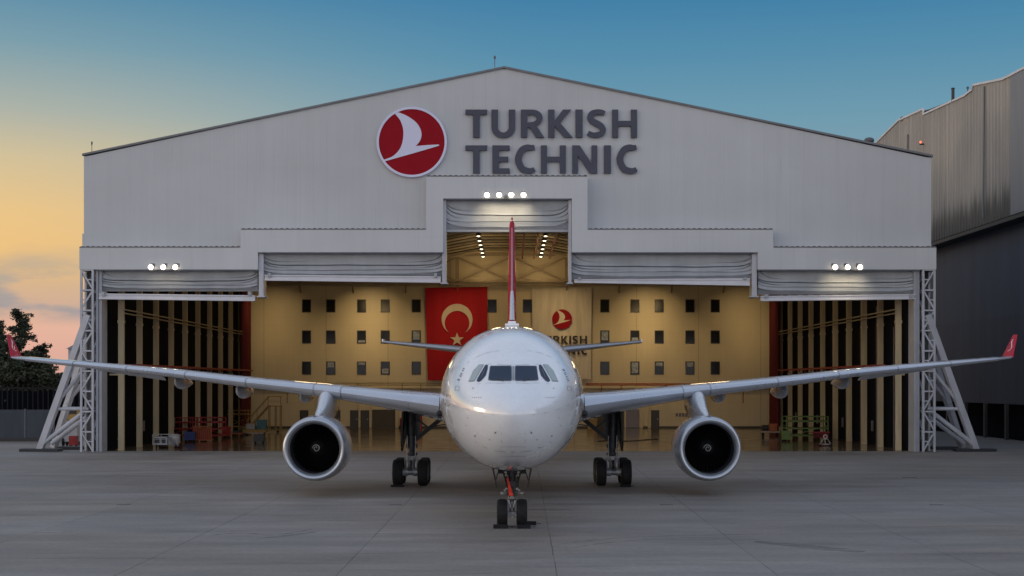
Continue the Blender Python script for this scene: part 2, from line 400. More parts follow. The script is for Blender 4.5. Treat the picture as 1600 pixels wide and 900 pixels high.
def flat(splines, name, m, parent, y, thick, ox=0, oz=0, s=1.):   # filled outlines (with holes) in the XZ plane
    cu = bpy.data.curves.new(name, 'CURVE'); cu.dimensions = '2D'; cu.fill_mode = 'BOTH'; cu.extrude = thick/2
    for pts in splines:
        sp = cu.splines.new('POLY'); sp.points.add(len(pts)-1); sp.use_cyclic_u = True
        for q, (x, z) in zip(sp.points, pts): q.co = (ox+x*s, oz+z*s, 0, 1)
    tmp = bpy.data.objects.new(name, cu); C.objects.link(tmp)
    me = bpy.data.meshes.new_from_object(tmp.evaluated_get(bpy.context.evaluated_depsgraph_get()))
    bpy.data.objects.remove(tmp)
    me.transform(Matrix.Translation((0, y, 0)) @ Matrix.Rotation(R(90), 4, 'X'))
    me.materials.clear(); me.materials.append(m); me.name = name
    o = bpy.data.objects.new(name, me); C.objects.link(o); o.parent = parent
    return o
def smooth_path(pts, n=6, closed=False):
    out = []; N = len(pts)
    for i in range(N if closed else N-1):
        g = lambda k: pts[(i+k) % N] if closed else pts[min(max(i+k, 0), N-1)]
        p0, p1, p2, p3 = g(-1), g(0), g(1), g(2)
        for k in range(n):
            t = k/n
            out.append(tuple(.5*((2*p1[j])+(-p0[j]+p2[j])*t+(2*p0[j]-5*p1[j]+4*p2[j]-p3[j])*t*t+(-p0[j]+3*p1[j]-3*p2[j]+p3[j])*t**3) for j in range(len(p1))))
    if not closed: out.append(tuple(pts[-1]))
    return out

# ------------------------------------------------------------------ ground
def sheet(name, x0, x1, y0, y1, z, m):
    b = MB(); b.add([(x0,y0,z),(x1,y0,z),(x1,y1,z),(x0,y1,z)], [(0,1,2,3)]); o = b.build(name, m, fix=False); o['kind'] = 'structure'; return o
sheet('ground', -3000, 3000, -600, 6000, -.02, M['earth'])
sheet('apron', -140, 140, -120, 210, 0, M['concrete'])
sheet('hangar_floor', -32.4, 32, 112.0, 169.2, .006, M['ifloor'])

# ------------------------------------------------------------------ hangar
D = 111.0; DW = 112.4; DC = 111.75; DB = 169.0
HX = lambda px: XX(px, D)
HZ = lambda py: ZZ(py, D)
hangar = thing('aircraft_hangar', 'huge pale grey gabled hangar with stepped door opening, lit inside, in the centre', 'hangar', (-.3, D, 0))
def P(mb, name, m, parent=None, **k):       # part of the hangar, built in world coordinates
    o = mb.build(name, m, **k)
    o.parent = parent or hangar
    o.matrix_parent_inverse = Matrix.Translation(-hangar.location) if not parent else Matrix.Identity(4)
    return o
WX = lambda px: XX(px, DW)
WZ = lambda py: ZZ(py, DW)
OUT = [(152,421),(403,421),(403,394),(692.5,394),(692.5,310),(893.5,310),(893.5,394),(1184,394),(1184,421),(1438,421)]  # stepped opening
# gable wall
poly = [(WX(128.5), 0), (WX(128.5), WZ(365)), (WX(131), WZ(365)), (WX(131), WZ(244)), (WX(136), WZ(244)), (WX(770), WZ(109)), (WX(800), WZ(109)), (WX(1449), WZ(246)), (WX(1455), WZ(246)), (WX(1455), 0), (WX(1440), 0)]
wallp = poly[1:10][:-1] + [(WX(1455), WZ(415))] + [(WX(x), WZ(y)+.5) for x, y in OUT[::-1]] + [(WX(131), WZ(415)), (WX(128.5), WZ(415))]
wallp = [(WX(128.5), WZ(365)), (WX(131), WZ(365)), (WX(131), WZ(244)), (WX(136), WZ(244)), (WX(774), WZ(108)), (WX(800), WZ(108)), (WX(1449), WZ(246)), (WX(1455), WZ(246)), (WX(1455), WZ(412))] + [(WX(x), WZ(y)+.6) for x, y in OUT[::-1]] + [(WX(128.5), WZ(412))]
P(MB().prism(wallp, DW, DW+.25), 'gable_wall', M['clad'])
# canopy: stepped box in front of the gable
CT = [(124,386),(376,386),(376,358),(666,358),(666,275),(918,275),(918,358),(1208,358),(1208,386),(1463,386)]
cp = [(HX(x), HZ(y)) for x, y in CT] + [(HX(1463), HZ(421))] + [(HX(x), HZ(y)) for x, y in OUT[1:-1][::-1]] + [(HX(124), HZ(421))]
P(MB().prism(cp, D, DW-.003), 'door_canopy', M['canopy'])
# serrated cap flashing along the canopy's top edges
b = MB()
for (x0, y0), (x1, y1) in zip(CT[:-1], CT[1:]):
    if y0 != y1: continue
    X0, X1, Zt = HX(x0), HX(x1), HZ(y0)
    b.box(X0+.02, X1-.02, D-.03, D-.003, Zt-.04, Zt+.03)
    n = int((X1-X0)/.42)
    for i in range(n):
        q = X0+(X1-X0)*(i+.3)/n; b.box(q, q+.2, D-.05, D+.15, Zt+.03, Zt+.08 if i % 3 else Zt+.06)
P(b, 'canopy_flashing', M['trim'])
# thin shadow flashing under the canopy edge
b = MB()
for (x0, y0), (x1, y1) in zip(OUT[:-1], OUT[1:]):
    if y0 == y1: b.box(HX(x0), HX(x1), D-.02, D+.10, HZ(y0)-.09, HZ(y0)-.003)
P(b, 'canopy_drip_edge', M['trim'])
# roof
b = MB()
for (x0, z0), (x1, z1) in (((WX(129), WZ(243.5)), (WX(788), WZ(107))), ((WX(788), WZ(107)), (WX(1457), WZ(245.5)))):
    b.add([(x0,DW-.15,z0),(x1,DW-.15,z1),(x1,DB+3,z1),(x0,DB+3,z0),(x0,DW-.15,z0+.16),(x1,DW-.15,z1+.16),(x1,DB+3,z1+.16),(x0,DB+3,z0+.16)],
          [(0,1,2,3),(4,5,6,7),(0,1,5,4),(1,2,6,5),(2,3,7,6),(3,0,4,7)])
P(b, 'roof', M['roof'])
for x in (WX(131.5), WX(1453)):
    P(MB().box(x-.05, x+.1, DW+.26, DB+3, 0, WZ(246)), 'side_wall', M['clad_side'])
P(MB().box(WX(131.5), WX(1453), DB+2.6, DB+3, 0, WZ(247)), 'rear_wall', M['clad'])
# jambs and hanging guide posts
def post(px0, px1, pyt, pyb, d0=D+.5, d1=D+1.5):
    P(MB().box(XX(px0, D), XX(px1, D), d0, d1, HZ(pyb), HZ(pyt)-.004), 'door_guide', M['jamb'], bevel=.02)
for a, bb in ((148,157),(1430,1439.5)):
    x0, x1 = XX(a, D), XX(bb, D); s = 1 if a < 800 else -1
    bx = MB(); bx.box(x0, x0+.18, D+.3, D+1.9, 0, HZ(421)-.004); bx.box(x0+.21, x1-.02, D+.42, D+1.9, 0, HZ(421)-.004)
    P(bx, 'door_jamb', M['jamb'])
for px0, px1, t, bt in ((403.3,411,394,462),(690.5,697,310,441),(888.5,893.2,310,441),(1176,1183.6,394,462)):
    x0, x1 = HX(px0), HX(px1)
    g = MB().box(x0, x1, D+.25, D+1.55, HZ(bt), HZ(t)-.1)
    g.box(x0-.12, x1+.12, D+.1, D+1.65, HZ(bt)-.12, HZ(bt)-.003)
    inner = px0 < 800
    xe = x1 if inner else x0-.14
    P(g, 'door_guide', M['steel'], bevel=.02)
# fabric doors, folded up
def fabric_door(pl, pr, pt, pb, beam, label):
    x0, x1, zt, zb = XX(pl, DC), XX(pr, DC), HZ(pt)+.05, ZZ(pb, DC)
    nx, nz = 150, 46; W = x1-x0; H = ZZ(pt, DC)-zb
    b = MB(); rnd = random.Random(int(pl))
    ph = [rnd.uniform(0, 6.28) for _ in range(8)]
    CR = [(.46,.34,0,.9), (.27,.07,0,.5), (.60,.30,1,1.3), (.36,.34,1,.8), (.14,.34,1,.5)]   # height, depth, ends only, rise at the ends
    for side in (0, 1):
        for i in range(nx+1):
            x = x0+W*i/nx; e = min(i, nx-i)/nx*W; lr = ph[0] if i < nx/2 else ph[1]
            cs = []
            for c, dp, ends, rs_ in CR:
                dpt = dp*(math.exp(-e/(.6+.35*math.sin(c*31+lr))) if ends else 1)
                cs.append((c+(rs_*.30*math.exp(-e/.45)+.03*rs_*math.exp(-e/1.8))*(.8+.3*math.sin(c*17+lr))+.010*math.sin(x*.5+ph[2]+c*9)+.004*math.sin(x*1.9+ph[3]), dpt))
            cs.sort(key=lambda q: -q[0])
            prev = zt-.0; pts = [(zt, .0)]
            for kk, (c, dpt) in enumerate(cs):
                z = zb+c*H; z = min(z, prev-.10); g = min(.10, dpt*.4)
                f = -.05-.03*kk
                pts += [((prev+z)/2, f-.03*dpt), (z+.05, f-.10*min(1, dpt*4)), (z+.005, f), (z, f+dpt), (z-.02, f+dpt), (z-.03, f-.05)]
                prev = z-.05
            pts += [(min(zb+.08, prev-.03), .12), (min(zb, prev-.06), .16)]
            nz = len(pts)-1
            for z, y in pts: b.v.append((x, DC+y+(.04 if side else 0)+.02*math.sin(x*1.3+z*2+ph[4]), z))
    pr_ = nz+1; ncol = nx+1; vv = b.v; b.v = []
    for side in (0, 1):
        for k in range(pr_):
            for i in range(ncol): b.v.append(vv[side*ncol*pr_+i*pr_+k])
    n1 = nx+1; off = n1*(nz+1)
    for k in range(nz):
        for i in range(nx):
            a = k*n1+i; b.f.append((a, a+1, a+n1+1, a+n1)); b.f.append((off+a, off+a+n1, off+a+n1+1, off+a+1)); b.mi += [0, 0]
    o = P(b, 'fabric_door', M['fabric'], smooth=True, angle=80, fix=False)
    o['label'] = label
    if beam:
        a0, a1, yt0, yt1, yb0, yb1 = beam
        X0, X1 = XX(a0, DC), XX(a1, DC)
        zz = [ZZ(yt0, DC), ZZ(yt1, DC), ZZ(yb1, DC), ZZ(yb0, DC)]
        g = MB()
        for y0, y1, t0, t1 in ((-.25, .25, 0, .22), (-.18, .18, .24, .74), (-.30, .30, .76, 1)):
            lp = lambda a, bb, t: a+(bb-a)*t
            g.prism([(X0, lp(zz[0], zz[3], t0)), (X1, lp(zz[1], zz[2], t0)), (X1, lp(zz[1], zz[2], t1)), (X0, lp(zz[0], zz[3], t1))], DC-.25+y0, DC-.25+y1)
        w = g.build('bottom_beam', M['beam']); w.parent = o
        for xx in (X0+.3, X1-.5): w = MB().box(xx, xx+.22, DC-.75, DC+.05, zz[3]+.25, zz[0]+.12).build('beam_bracket', M['jamb']); w.parent = o
fabric_door(157, 403, 421, 455, (157,400,459,462,468,471), 'leftmost folded grey fabric door')
fabric_door(411, 691, 394, 433, (415,689,430,432.5,439,442.5), 'folded grey fabric door left of the tall middle bay')
fabric_door(697, 889, 310, 361, None, 'folded grey fabric door of the tall middle bay')
fabric_door(893.5, 1177, 394, 437, (897,1170,437,435.5,442.5,447), 'folded grey fabric door right of the tall middle bay')
fabric_door(1184, 1436, 421, 460, (1187,1428,463,460,471,468), 'rightmost folded grey fabric door')
b = MB().box(XX(697,DC), XX(889,DC), DC-.3, DC+.2, ZZ(361,DC)-.1, ZZ(359.5,DC)); P(b, 'door_bottom_beam', M['jamb'])
# interior walls
for s, xw in ((-1, -32.55), (1, 31.75)):
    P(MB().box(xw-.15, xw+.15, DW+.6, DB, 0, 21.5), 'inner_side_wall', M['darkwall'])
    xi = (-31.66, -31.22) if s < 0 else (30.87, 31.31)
    for k in range(10):
        d = 114+5.55*k; w = .55
        c = MB().box(xi[0], xi[1], d, d+.12, 0, 17); c.box(xi[0], xi[1], d+.25, d+.33, 0, 17); m_ = (xi[0]+xi[1])/2
        c.box(m_-.05, m_+.05, d+.121, d+.249, 0, 17)
        c.box(xi[0]-.04, xi[1]+.04, d-.04, d+.36, 10.2, 10.42)
        c.box(min(xw,xi[0]), max(xw,xi[1]), d+.13, d+.2, 6.0, 6.15)
        P(c, 'wall_column', M['cream'])
    xr = -31.05 if s < 0 else 30.7
    P(MB().box(xr-.12, xr+.12, 113.5, 166, 11.22, 11.30).box(xr-.12, xr+.12, 113.5, 166, 10.93, 11.0), 'crane_rail', M['purlin'])
    b = MB().box(xr-.2, xr+.35*-s+.2 if s > 0 else xr+.55, 116, 167, 6.75, 6.93)
    for k in range(17): b.box(xr-.06, xr+.06, 118.5+3*k, 118.62+3*k, 6.55, 6.75)
    P(b, 'red_gantry_rail', M['red'])
    b = MB()
    for k in range(9): d = 163.0+k*.5; x = (-31.0 if s < 0 else 30.55); b.lathe([(0,.26),(15.6,.26)], (x+.1*(k%2), d, .4), 'z', 8)
    P(b, 'red_curtain', M['redcloth'], smooth=True)
    # conduits, hose reels, small wall clutter
    b = MB()
    for k in range(9):
        d = 117+5.55*k; xx = -32.3 if s < 0 else 31.5
        b.cyl((xx, d, 0), (xx, d, 10+2*(k % 3)), .1, n=8)
        if k % 2: b.box(xx-.05, xx+.2*-s+.05 if s > 0 else xx+.25, d+.8, d+1.3, 1.2, 2.1)
    P(b, 'wall_conduit', M['trim'])
def bw(px, py): return (XX(px, DB), ZZ(py, DB))
bwm = MB().box(-32.4, 31.6, DB, DB+.3, 0, 21.5)
P(bwm, 'back_wall', M['backwall'])
# windows of the back wall
rw = random.Random(3)
rows = [478, 526.5, 575]
cols = [479,517,565,602,650.5,698.5,769,824,872,945,992,1030,1078,1117.5]
pale = {(650.5,1):.75,(945,1):.8,(992,1):-.5,(992,2):.95,(602,2):-.5,(517,2):.5,(565,2):.3,(1030,2):.4,(1078,2):.45,(565,1):-.3}
for c in cols:
    for j, r in enumerate(rows):
        x, z = bw(c, r); w, h = .54, .78
        fr = MB()
        for q in ((-w,-w+.08,-h,h),(w-.08,w,-h,h),(-w+.08,w-.08,-h,-h+.08),(-w+.08,w-.08,h-.08,h)): fr.box(x+q[0], x+q[1], DB-.07, DB-.003, z+q[2], z+q[3])
        fo = P(fr, 'office_window', M['frame'])
        g = MB().box(x-w+.083, x+w-.083, DB-.03, DB-.004, z-h+.083, z+h-.083).build('pane', M['glass']); g.parent = fo
        k = pale.get((c, j))
        if k:
            hh = abs(k)*2*h-.2
            g = MB().box(x-w+.15, x+w-.15, DB-.045, DB-.032, z-h+.12 if k < 0 else z+h-.12-hh, z-h+.12+hh if k < 0 else z+h-.12).build('blind', M['blind']); g.parent = fo
# sub-wall details: plinth line, ground doors, pillars
def bwbox(px0, px1, py0, py1, t, name, m, dz=0):
    return P(MB().box(XX(px0,DB), XX(px1,DB), DB-t, DB-.003-dz, ZZ(py1,DB), ZZ(py0,DB)), name, m)
for a, c2, t in ((468.6,482,641),(519.7,532,641),(547,560,641),(563.6,577,641),(1017.5,1030,641),(1000,1004,641)):
    dr = bwbox(a, c2, t, 668.4, .08, 'personnel_door', M['frame'])
    g = MB().box(XX(c2,DB)-.25, XX(c2,DB)-.13, DB-.14, DB-.083, 1.0, 1.15).build('handle', M['silver']); g.parent = dr
bwbox(581.5, 617.5, 640, 668.4, .10, 'roller_door', M['rdoor'])
bwbox(928, 975, 641, 668.4, .10, 'roller_door', M['rdoor'])
bwbox(978, 998, 640, 668.0, .08, 'brown_glazed_door', M['brownwin'])
for a, c2 in ((560.6,563.2),(577.6,580.9),(618.2,623),(998.6,1004.5),(975.2,977.8),(1012,1016.8)): bwbox(a, c2, 632, 668.4, .25, 'door_pillar', M['cream'])
o = bwbox(1048, 1081, 645, 651.5, .05, 'wall_notice_board', M['cream'])
for k in range(4): g = MB().box(XX(1055.5+k*5,DB), XX(1059.5+k*5,DB), DB-.07, DB-.053, ZZ(650.8,DB), ZZ(645.6,DB)).build('notice', M['brownwin']); g.parent = o
b = MB()
for y in (601.5, 599.5): b.cyl((XX(915,DB), DB-.6, ZZ(y,DB)), (XX(1200,DB), DB-.6, ZZ(y+ .5,DB)), .12, n=8)
for x in (939, 970, 1040, 1100, 1160): b.cyl((XX(x,DB), DB-.6, ZZ(602,DB)), (XX(x,DB), DB-.6, ZZ(630,DB)), .1, n=8)
P(b, 'red_sprinkler_pipe', M['red'])
b = MB()
for y in (601.5, 598.5): b.cyl((XX(400,DB), DB-.6, ZZ(y,DB)), (XX(690,DB), DB-.6, ZZ(y,DB)), .1, n=8)
for x in (450, 500, 560, 629, 658): b.cyl((XX(x,DB), DB-.6, ZZ(598,DB)), (XX(x,DB), DB-.6, ZZ(630,DB)), .1, n=8)
P(b, 'brown_handrail', M['truss'])
bwbox(388, 1208, 606, 608, .35, 'wall_ledge', M['cream'])
bwbox(388, 1208, 666, 668.8, .04, 'dark_skirting', M['frame'], .001)
# braced truss frame over the back wall
b = MB(); zt, zb_ = 20.4, 17.05; dt = DB-1.2
b.box(-32, 31.2, dt-.15, dt+.15, zt, zt+.3); b.box(-32, 31.2, dt-.25, dt+.25, zb_-.1, zb_+.22); b.box(-32, 31.2, dt-.9, dt-.6, 17.35, 17.6)
xs = [XX(p, DB) for p in (388,470,552,634,715,800,885,967,1049,1130,1208)]
for i, x in enumerate(xs):
    b.box(x-.22, x+.22, dt-.14, dt+.14, zb_+.24, zt-.02)
    if i: b.bar((xs[i-1], dt, zb_+.3), (x, dt+.05, zt-.1), .16); b.bar((xs[i-1], dt+.3, zt-.1), (x, dt+.3, zb_+.3), .16)
    b.bar((x, dt, zb_-.05), (x, DB-.05, zb_-.9), .14)
P(b, 'wall_truss', M['truss'])
# ceiling: decking, purlins
def cz(x): a = abs(x+.2); return 20.7 if a < 3.4 else max(20.7-(a-3.4)*.19, 17.9)
cx = [-32.3, -18.1, -3.6, 3.2, 17.9, 31.7]
b = MB()
for i in range(5):
    x0, x1 = cx[i], cx[i+1]; z0, z1 = cz(x0)+.55, cz(x1)+.55
    b.add([(x0,DW+.5,z0),(x1,DW+.5,z1),(x1,DB,z1),(x0,DB,z0)], [(0,1,2,3)])
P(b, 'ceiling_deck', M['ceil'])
for k in range(18):
    d = 114.2+3.05*k; b = MB()
    for i in range(5):
        x0, x1 = cx[i], cx[i+1]; b.add([(x0,d,cz(x0)),(x1,d,cz(x1)),(x1,d+.22,cz(x1)),(x0,d+.22,cz(x0)),(x0,d,cz(x0)+.17),(x1,d,cz(x1)+.17),(x1,d+.22,cz(x1)+.17),(x0,d+.22,cz(x0)+.17)],
          [(0,1,2,3),(4,5,6,7),(0,1,5,4),(1,2,6,5),(2,3,7,6),(3,0,4,7)])
    P(b, 'purlin', M['purlin'])
b = MB()
for x in (1.2, 2.6, 4.4):
    b.box(x-.09, x+.09, 120, 166, 19.9, 20.15)
P(b, 'red_crane_bridge', M['redcloth'])
# lattice towers at both jambs
def tower(px0, px1, sgn):
    b = MB(); x0, x1 = HX(px0), HX(px1); y0, y1 = D+.1, D+2.6; Z = HZ(421)-.01; w = .16
    ch = [(x0+.1,y0),(x1-.1,y0),(x0+.1,y1),(x1-.1,y1)]
    for x, y in ch: b.box(x-w/2, x+w/2, y-w/2, y+w/2, 0, Z)
    n = 9; hs = [Z*i/n for i in range(n+1)]
    for i in range(n):
        za, zc = hs[i]+.05, hs[i+1]-.02
        for y in (y0, y1):
            b.bar((x0+.1,y,zc), (x1-.1,y,zc), .12)
            mid = (x1-.1 if sgn > 0 else x0+.1)
            oth = (x0+.1 if sgn > 0 else x1-.1)
            zm = (za+zc)/2
            A = (oth, y, za) if i % 2 == 0 else (mid, y, za); B = (mid, y, zc) if i % 2 == 0 else (oth, y, zc)
            b.bar(A, B, .11)
            b.bar((A[0], y, zm), ((x0+x1)/2, y, zm), .09)
        for x in (x0+.1, x1-.1):
            b.bar((x,y0,zc), (x,y1,zc), .12)
            b.bar((x, y0 if i % 2 else y1, za), (x, y1 if i % 2 else y0, zc), .11)
    return P(b, 'lattice_tower', M['steel'])
tower(124.5, 146.5, -1); tower(1441, 1462.5, 1)
# raking braces
def brace(a, b_, w, name='raking_brace', rnd=False):
    m = MB(); m.bar(a, b_, w, w, n=12 if rnd else 4); P(m, name, M['steel'], smooth=rnd)
for s in (-1, 1):
    X = lambda p: (HX(p) if s < 0 else HX(1587-p))
    xb, xt = X(58), X(131)
    for k, dy in enumerate((.3, 3.6)):
        foot = (xb+(.6*k*-s*0), D+dy+.4, .15); top = (X(137), D+dy*.6, HZ(492))
        brace(foot, top, .48 if k == 0 else .44)
        kt = (X(137)-xb)/(HZ(492)-.15)
        on = lambda z: xb+kt*(z-.15)
        y_ = D+dy*.8+.35
        brace((on(2.85)+0, y_, 3.35), (X(135), y_, 3.35), .26, 'tie_strut', True)
        brace((on(.4)-.1*s*0, y_, .5), (X(128), y_, 3.1), .36, 'diagonal_strut', True)
        brace((on(3.5), y_, 3.7), (X(130), y_, 6.6), .3, 'diagonal_strut', True)
    P(MB().box(min(X(28), X(90)), max(X(28), X(90)), D+.2, D+1.4, 0, .22), 'brace_footing', M['dark'], bevel=.03)
    P(MB().box(min(X(68), X(106)), max(X(68), X(106)), D+3.4, D+4.8, 0, .25), 'brace_footing', M['dark'], bevel=.03)

# lettering: outlines in units where the cap height is 145
def rib(path, w, closed=False):
    p = smooth_path(path, 5); L, Rr = [], []
    for i, q in enumerate(p):
        a = p[max(i-2,0)]; c = p[min(i+2,len(p)-1)]; dx, dz = c[0]-a[0], c[1]-a[1]; l = math.hypot(dx, dz) or 1
        ww = w(i/(len(p)-1)) if callable(w) else w
        nx, nz_ = -dz/l*ww/2, dx/l*ww/2; L.append((q[0]+nx, q[1]+nz_)); Rr.append((q[0]-nx, q[1]-nz_))
    return L+Rr[::-1]
def arc(cx, cz, rx, rz, a0, a1, n=14): return [(cx+rx*math.cos(R(a0+(a1-a0)*i/n)), cz+rz*math.sin(R(a0+(a1-a0)*i/n))) for i in range(n+1)]
V, Hh = 35, 26
def letter(c, w):
    h = 145
    if c == 'T': return [[(0,h),(w,h),(w-3,h-Hh),(w/2+V/2,h-Hh),(w/2+V/2,0),(w/2-V/2,0),(w/2-V/2,h-Hh),(0,h-Hh)]]
    if c == 'I': return [[(0,0),(w,0),(w,h),(0,h)]]
    if c == 'H': return [[(0,0),(V-3,0),(V-3,h*.5-13),(w-V+3,h*.5-13),(w-V+3,0),(w,0),(w,h),(w-V+3,h),(w-V+3,h*.5+14),(V-3,h*.5+14),(V-3,h),(0,h)]]
    if c == 'E': return [[(0,0),(w,0),(w-3,Hh),(V,Hh),(V,h*.5-13),(w-9,h*.5-13),(w-9,h*.5+14),(V,h*.5+14),(V,h-Hh),(w-1,h-Hh),(w-3,h),(0,h)]]
    if c == 'N': return [[(0,0),(V-5,0),(V-5,92),(w-V-4,0),(w,0),(w,h),(w-V+5,h),(w-V+5,52),(V+4,h),(0,h)]]
    if c == 'K': return [[(0,0),(V-2,0),(V-2,62),(w-44,0),(w,0),(62,76),(w-8,h),(w-50,h),(V-2,86),(V-2,h),(0,h)]]
    if c == 'U':
        o = [(0,h)]+arc(w/2,52,w/2,54,180,360,20)+[(w,h)]; i = [(w-V+1,h)]+arc(w/2,54,w/2-V+1,28,360,180,20)+[(V-1,h)]
        return [o+i]
    if c == 'C':
        p = [(w-3,118+18),(w-22,h-12),(w*.62,h-12+1),(w*.36,h-26),(w*.18+1,h*.5),(w*.36,26),(w*.62,13),(w-20,13),(w-3,22)]
        return [rib(p, lambda t: 23+12*math.sin(math.pi*t))]
    if c == 'S':
        p = [(w-8,h-20),(w*.73,h-13),(w*.50,h-13),(w*.27,h-20),(w*.17,h-38),(w*.27,h*.5+14),(w*.5,h*.5+1),(w*.73,h*.5-14),(w*.83,38),(w*.73,20),(w*.50,13),(w*.27,14),(5,24)]
        return [rib(p, lambda t: 24+8*math.sin(math.pi*t))]
    if c == 'R':
        o = [(0,0),(V-1,0),(V-1,52),(V+12,52),(w-43,0),(w,0),(w-40,60)]+arc(w-62,102,53,43,-58,90,14)+[(0,h)]
        return [o, [(V-1,h-27)]+arc(w-66,99,26,19,90,-90,10)[0:]+[(V-1,78)]]
rows_t = [('TURKISH', [558,693,846,988,1130,1190,1320], [672,817,968,1115,1167,1290,1450], 252), ('TECHNIC', [558,698,812,950,1113,1278,1340], [672,790,920,1080,1243,1314,1450], 438)]
sign = thing('wall_lettering', 'two rows of big dark grey capital letters reading TURKISH TECHNIC high on the pale gable', 'sign', (0, 0, 0))
k = 1/3.3333*DW/F
for word, xs0, xs1, base in rows_t:
    for ch_, a, e in zip(word, xs0, xs1):
        o = flat(letter(ch_, e-a), 'letter', M['letter'], sign, DW-.16, .22, XX(560+a/3.3333, DW), ZZ(140+base/3.3333, DW), k)
bird = [(190,127),(220,165),(235,215),(232,270),(215,315),(180,350),(135,368)]
birdR = [(300,297),(320,273),(330,240),(322,203),(295,168),(250,138),(207,121)]
bo = smooth_path(bird, 5)+[(141,376),(200,359),(300,331),(415,297),(424,292),(415,289),(360,292)]+smooth_path(birdR, 5)
bo = [(x-279, 276-y) for x, y in bo]
circ = lambda r, n=72: [(r*math.cos(2*math.pi*i/n), r*math.sin(2*math.pi*i/n)) for i in range(n)]
emb = thing('round_emblem', 'big red disc with white rim and white bird beside the lettering on the gable', 'emblem', (0,0,0))
ex, ez = XX(643.7, DW), ZZ(222.8, DW)
flat([circ(183), circ(171)], 'rim', M['emwhite'], emb, DW-.19, .24, ex, ez, k)
flat([circ(171.5)], 'disc', M['emred'], emb, DW-.15, .20, ex, ez, k)
flat([bo], 'bird', M['emwhite'], emb, DW-.272, .03, ex, ez, k)
for o_, y_ in ((sign, DW), (emb, DW)):      # bring the empties to the wall, keep parts where they are
    loc = Vector((ex if o_ is emb else XX(862, DW), DW, ez-2.8))
    for c_ in [q for q in C.objects if q.parent == o_]: c_.matrix_parent_inverse = Matrix.Translation(-loc)
    o_.location = loc

# flag and banner on the back wall
def hang(name, label, cat, corners, d, m, wav, seed):
    rnd = random.Random(seed); (x0,y0),(x1,y1),(x2,y2),(x3,y3) = corners; nx, nz_ = 40, 50; b = MB(); ph = rnd.uniform(0,6)
    for side in (0, 1):
        for j in range(nz_+1):
            t = j/nz_
            for i in range(nx+1):
                s = i/nx; px = (x0+(x1-x0)*s)*(1-t)+(x3+(x2-x3)*s)*t; py = (y0+(y1-y0)*s)*(1-t)+(y3+(y2-y3)*s)*t
                p = at(px, py, d); p.y += wav*(math.sin(s*19+t*3+ph)+.6*math.sin(s*33-t*2)+.5*math.sin(s*7+t*5))*(.25+.75*t)+(.03 if side else 0)
                b.v.append(tuple(p))
    n1 = nx+1; off = n1*(nz_+1)
    for j in range(nz_):
        for i in range(nx):
            a = j*n1+i; b.f += [(a, a+1, a+n1+1, a+n1), (off+a, off+a+n1, off+a+n1+1, off+a+1)]; b.mi += [0,0]
    o = b.build(name, m, smooth=True, angle=80, fix=False); return tag(o, label, cat)
DF = DB-.45
flag = hang('hanging_flag', 'tall red flag with pale crescent and star hung on the back wall', 'flag', ((664,449.5),(761.5,448),(761.5,594.5),(668.5,594.5)), DF, M['flag'], .03, 1)
kf = 1/2.6475*DF/F; fx, fz = XX(714.2, DF), ZZ(499, DF)
oc, ic = [], []
R1, R2, dz_ = 64, 51, 16
ang = math.degrees(math.acos((R1*R1+dz_*dz_-R2*R2)/(2*R1*dz_)))
cres = arc(0, 0, R1, R1, -90+ang, 270-ang, 50)
a2 = math.degrees(math.atan2(R1*math.sin(R(-90+ang))+dz_, R1*math.cos(R(-90+ang))))
cres += arc(0, -dz_, R2, R2, 180-a2, a2, 50)[1:-1]
flat([cres], 'crescent', M['flagmark'], flag, DF-.13, .015, fx, fz, kf)
st = [((30 if i % 2 == 0 else 12)*math.sin(R(36*i)), (30 if i % 2 == 0 else 12)*math.cos(R(36*i))) for i in range(10)]
flat([st], 'star', M['flagmark'], flag, DF-.13, .015, fx, fz-84*kf, kf)
ban = hang('hanging_banner', 'cream banner with small red bird emblem and dark lettering hung on the back wall', 'banner', ((831,449),(924.5,449),(923,592.5),(833,592)), DF, M['banner'], .06, 5)
kb = 15.5/173*DF/F; bx_, bz_ = XX(878, DF), ZZ(499, DF)
flat([circ(173)], 'emblem_disc', M['emred'], ban, DF-.24, .02, bx_, bz_, kb)
flat([bo], 'emblem_bird', M['banner'], ban, DF-.26, .01, bx_, bz_, kb)
kt_ = 78/892*DF/F
for word, xs0, xs1, base in (('TURKISH', rows_t[0][1], rows_t[0][2], 537.5), ('TECHNIC', rows_t[1][1], rows_t[1][2], 554)):
    for ch_, a, e in zip(word, xs0, xs1):
        flat(letter(ch_, e-a), 'letter', M['bannerink'], ban, DF-.24, .012, XX(839, DF)+(a-558)*kt_, ZZ(base, DF), kt_)

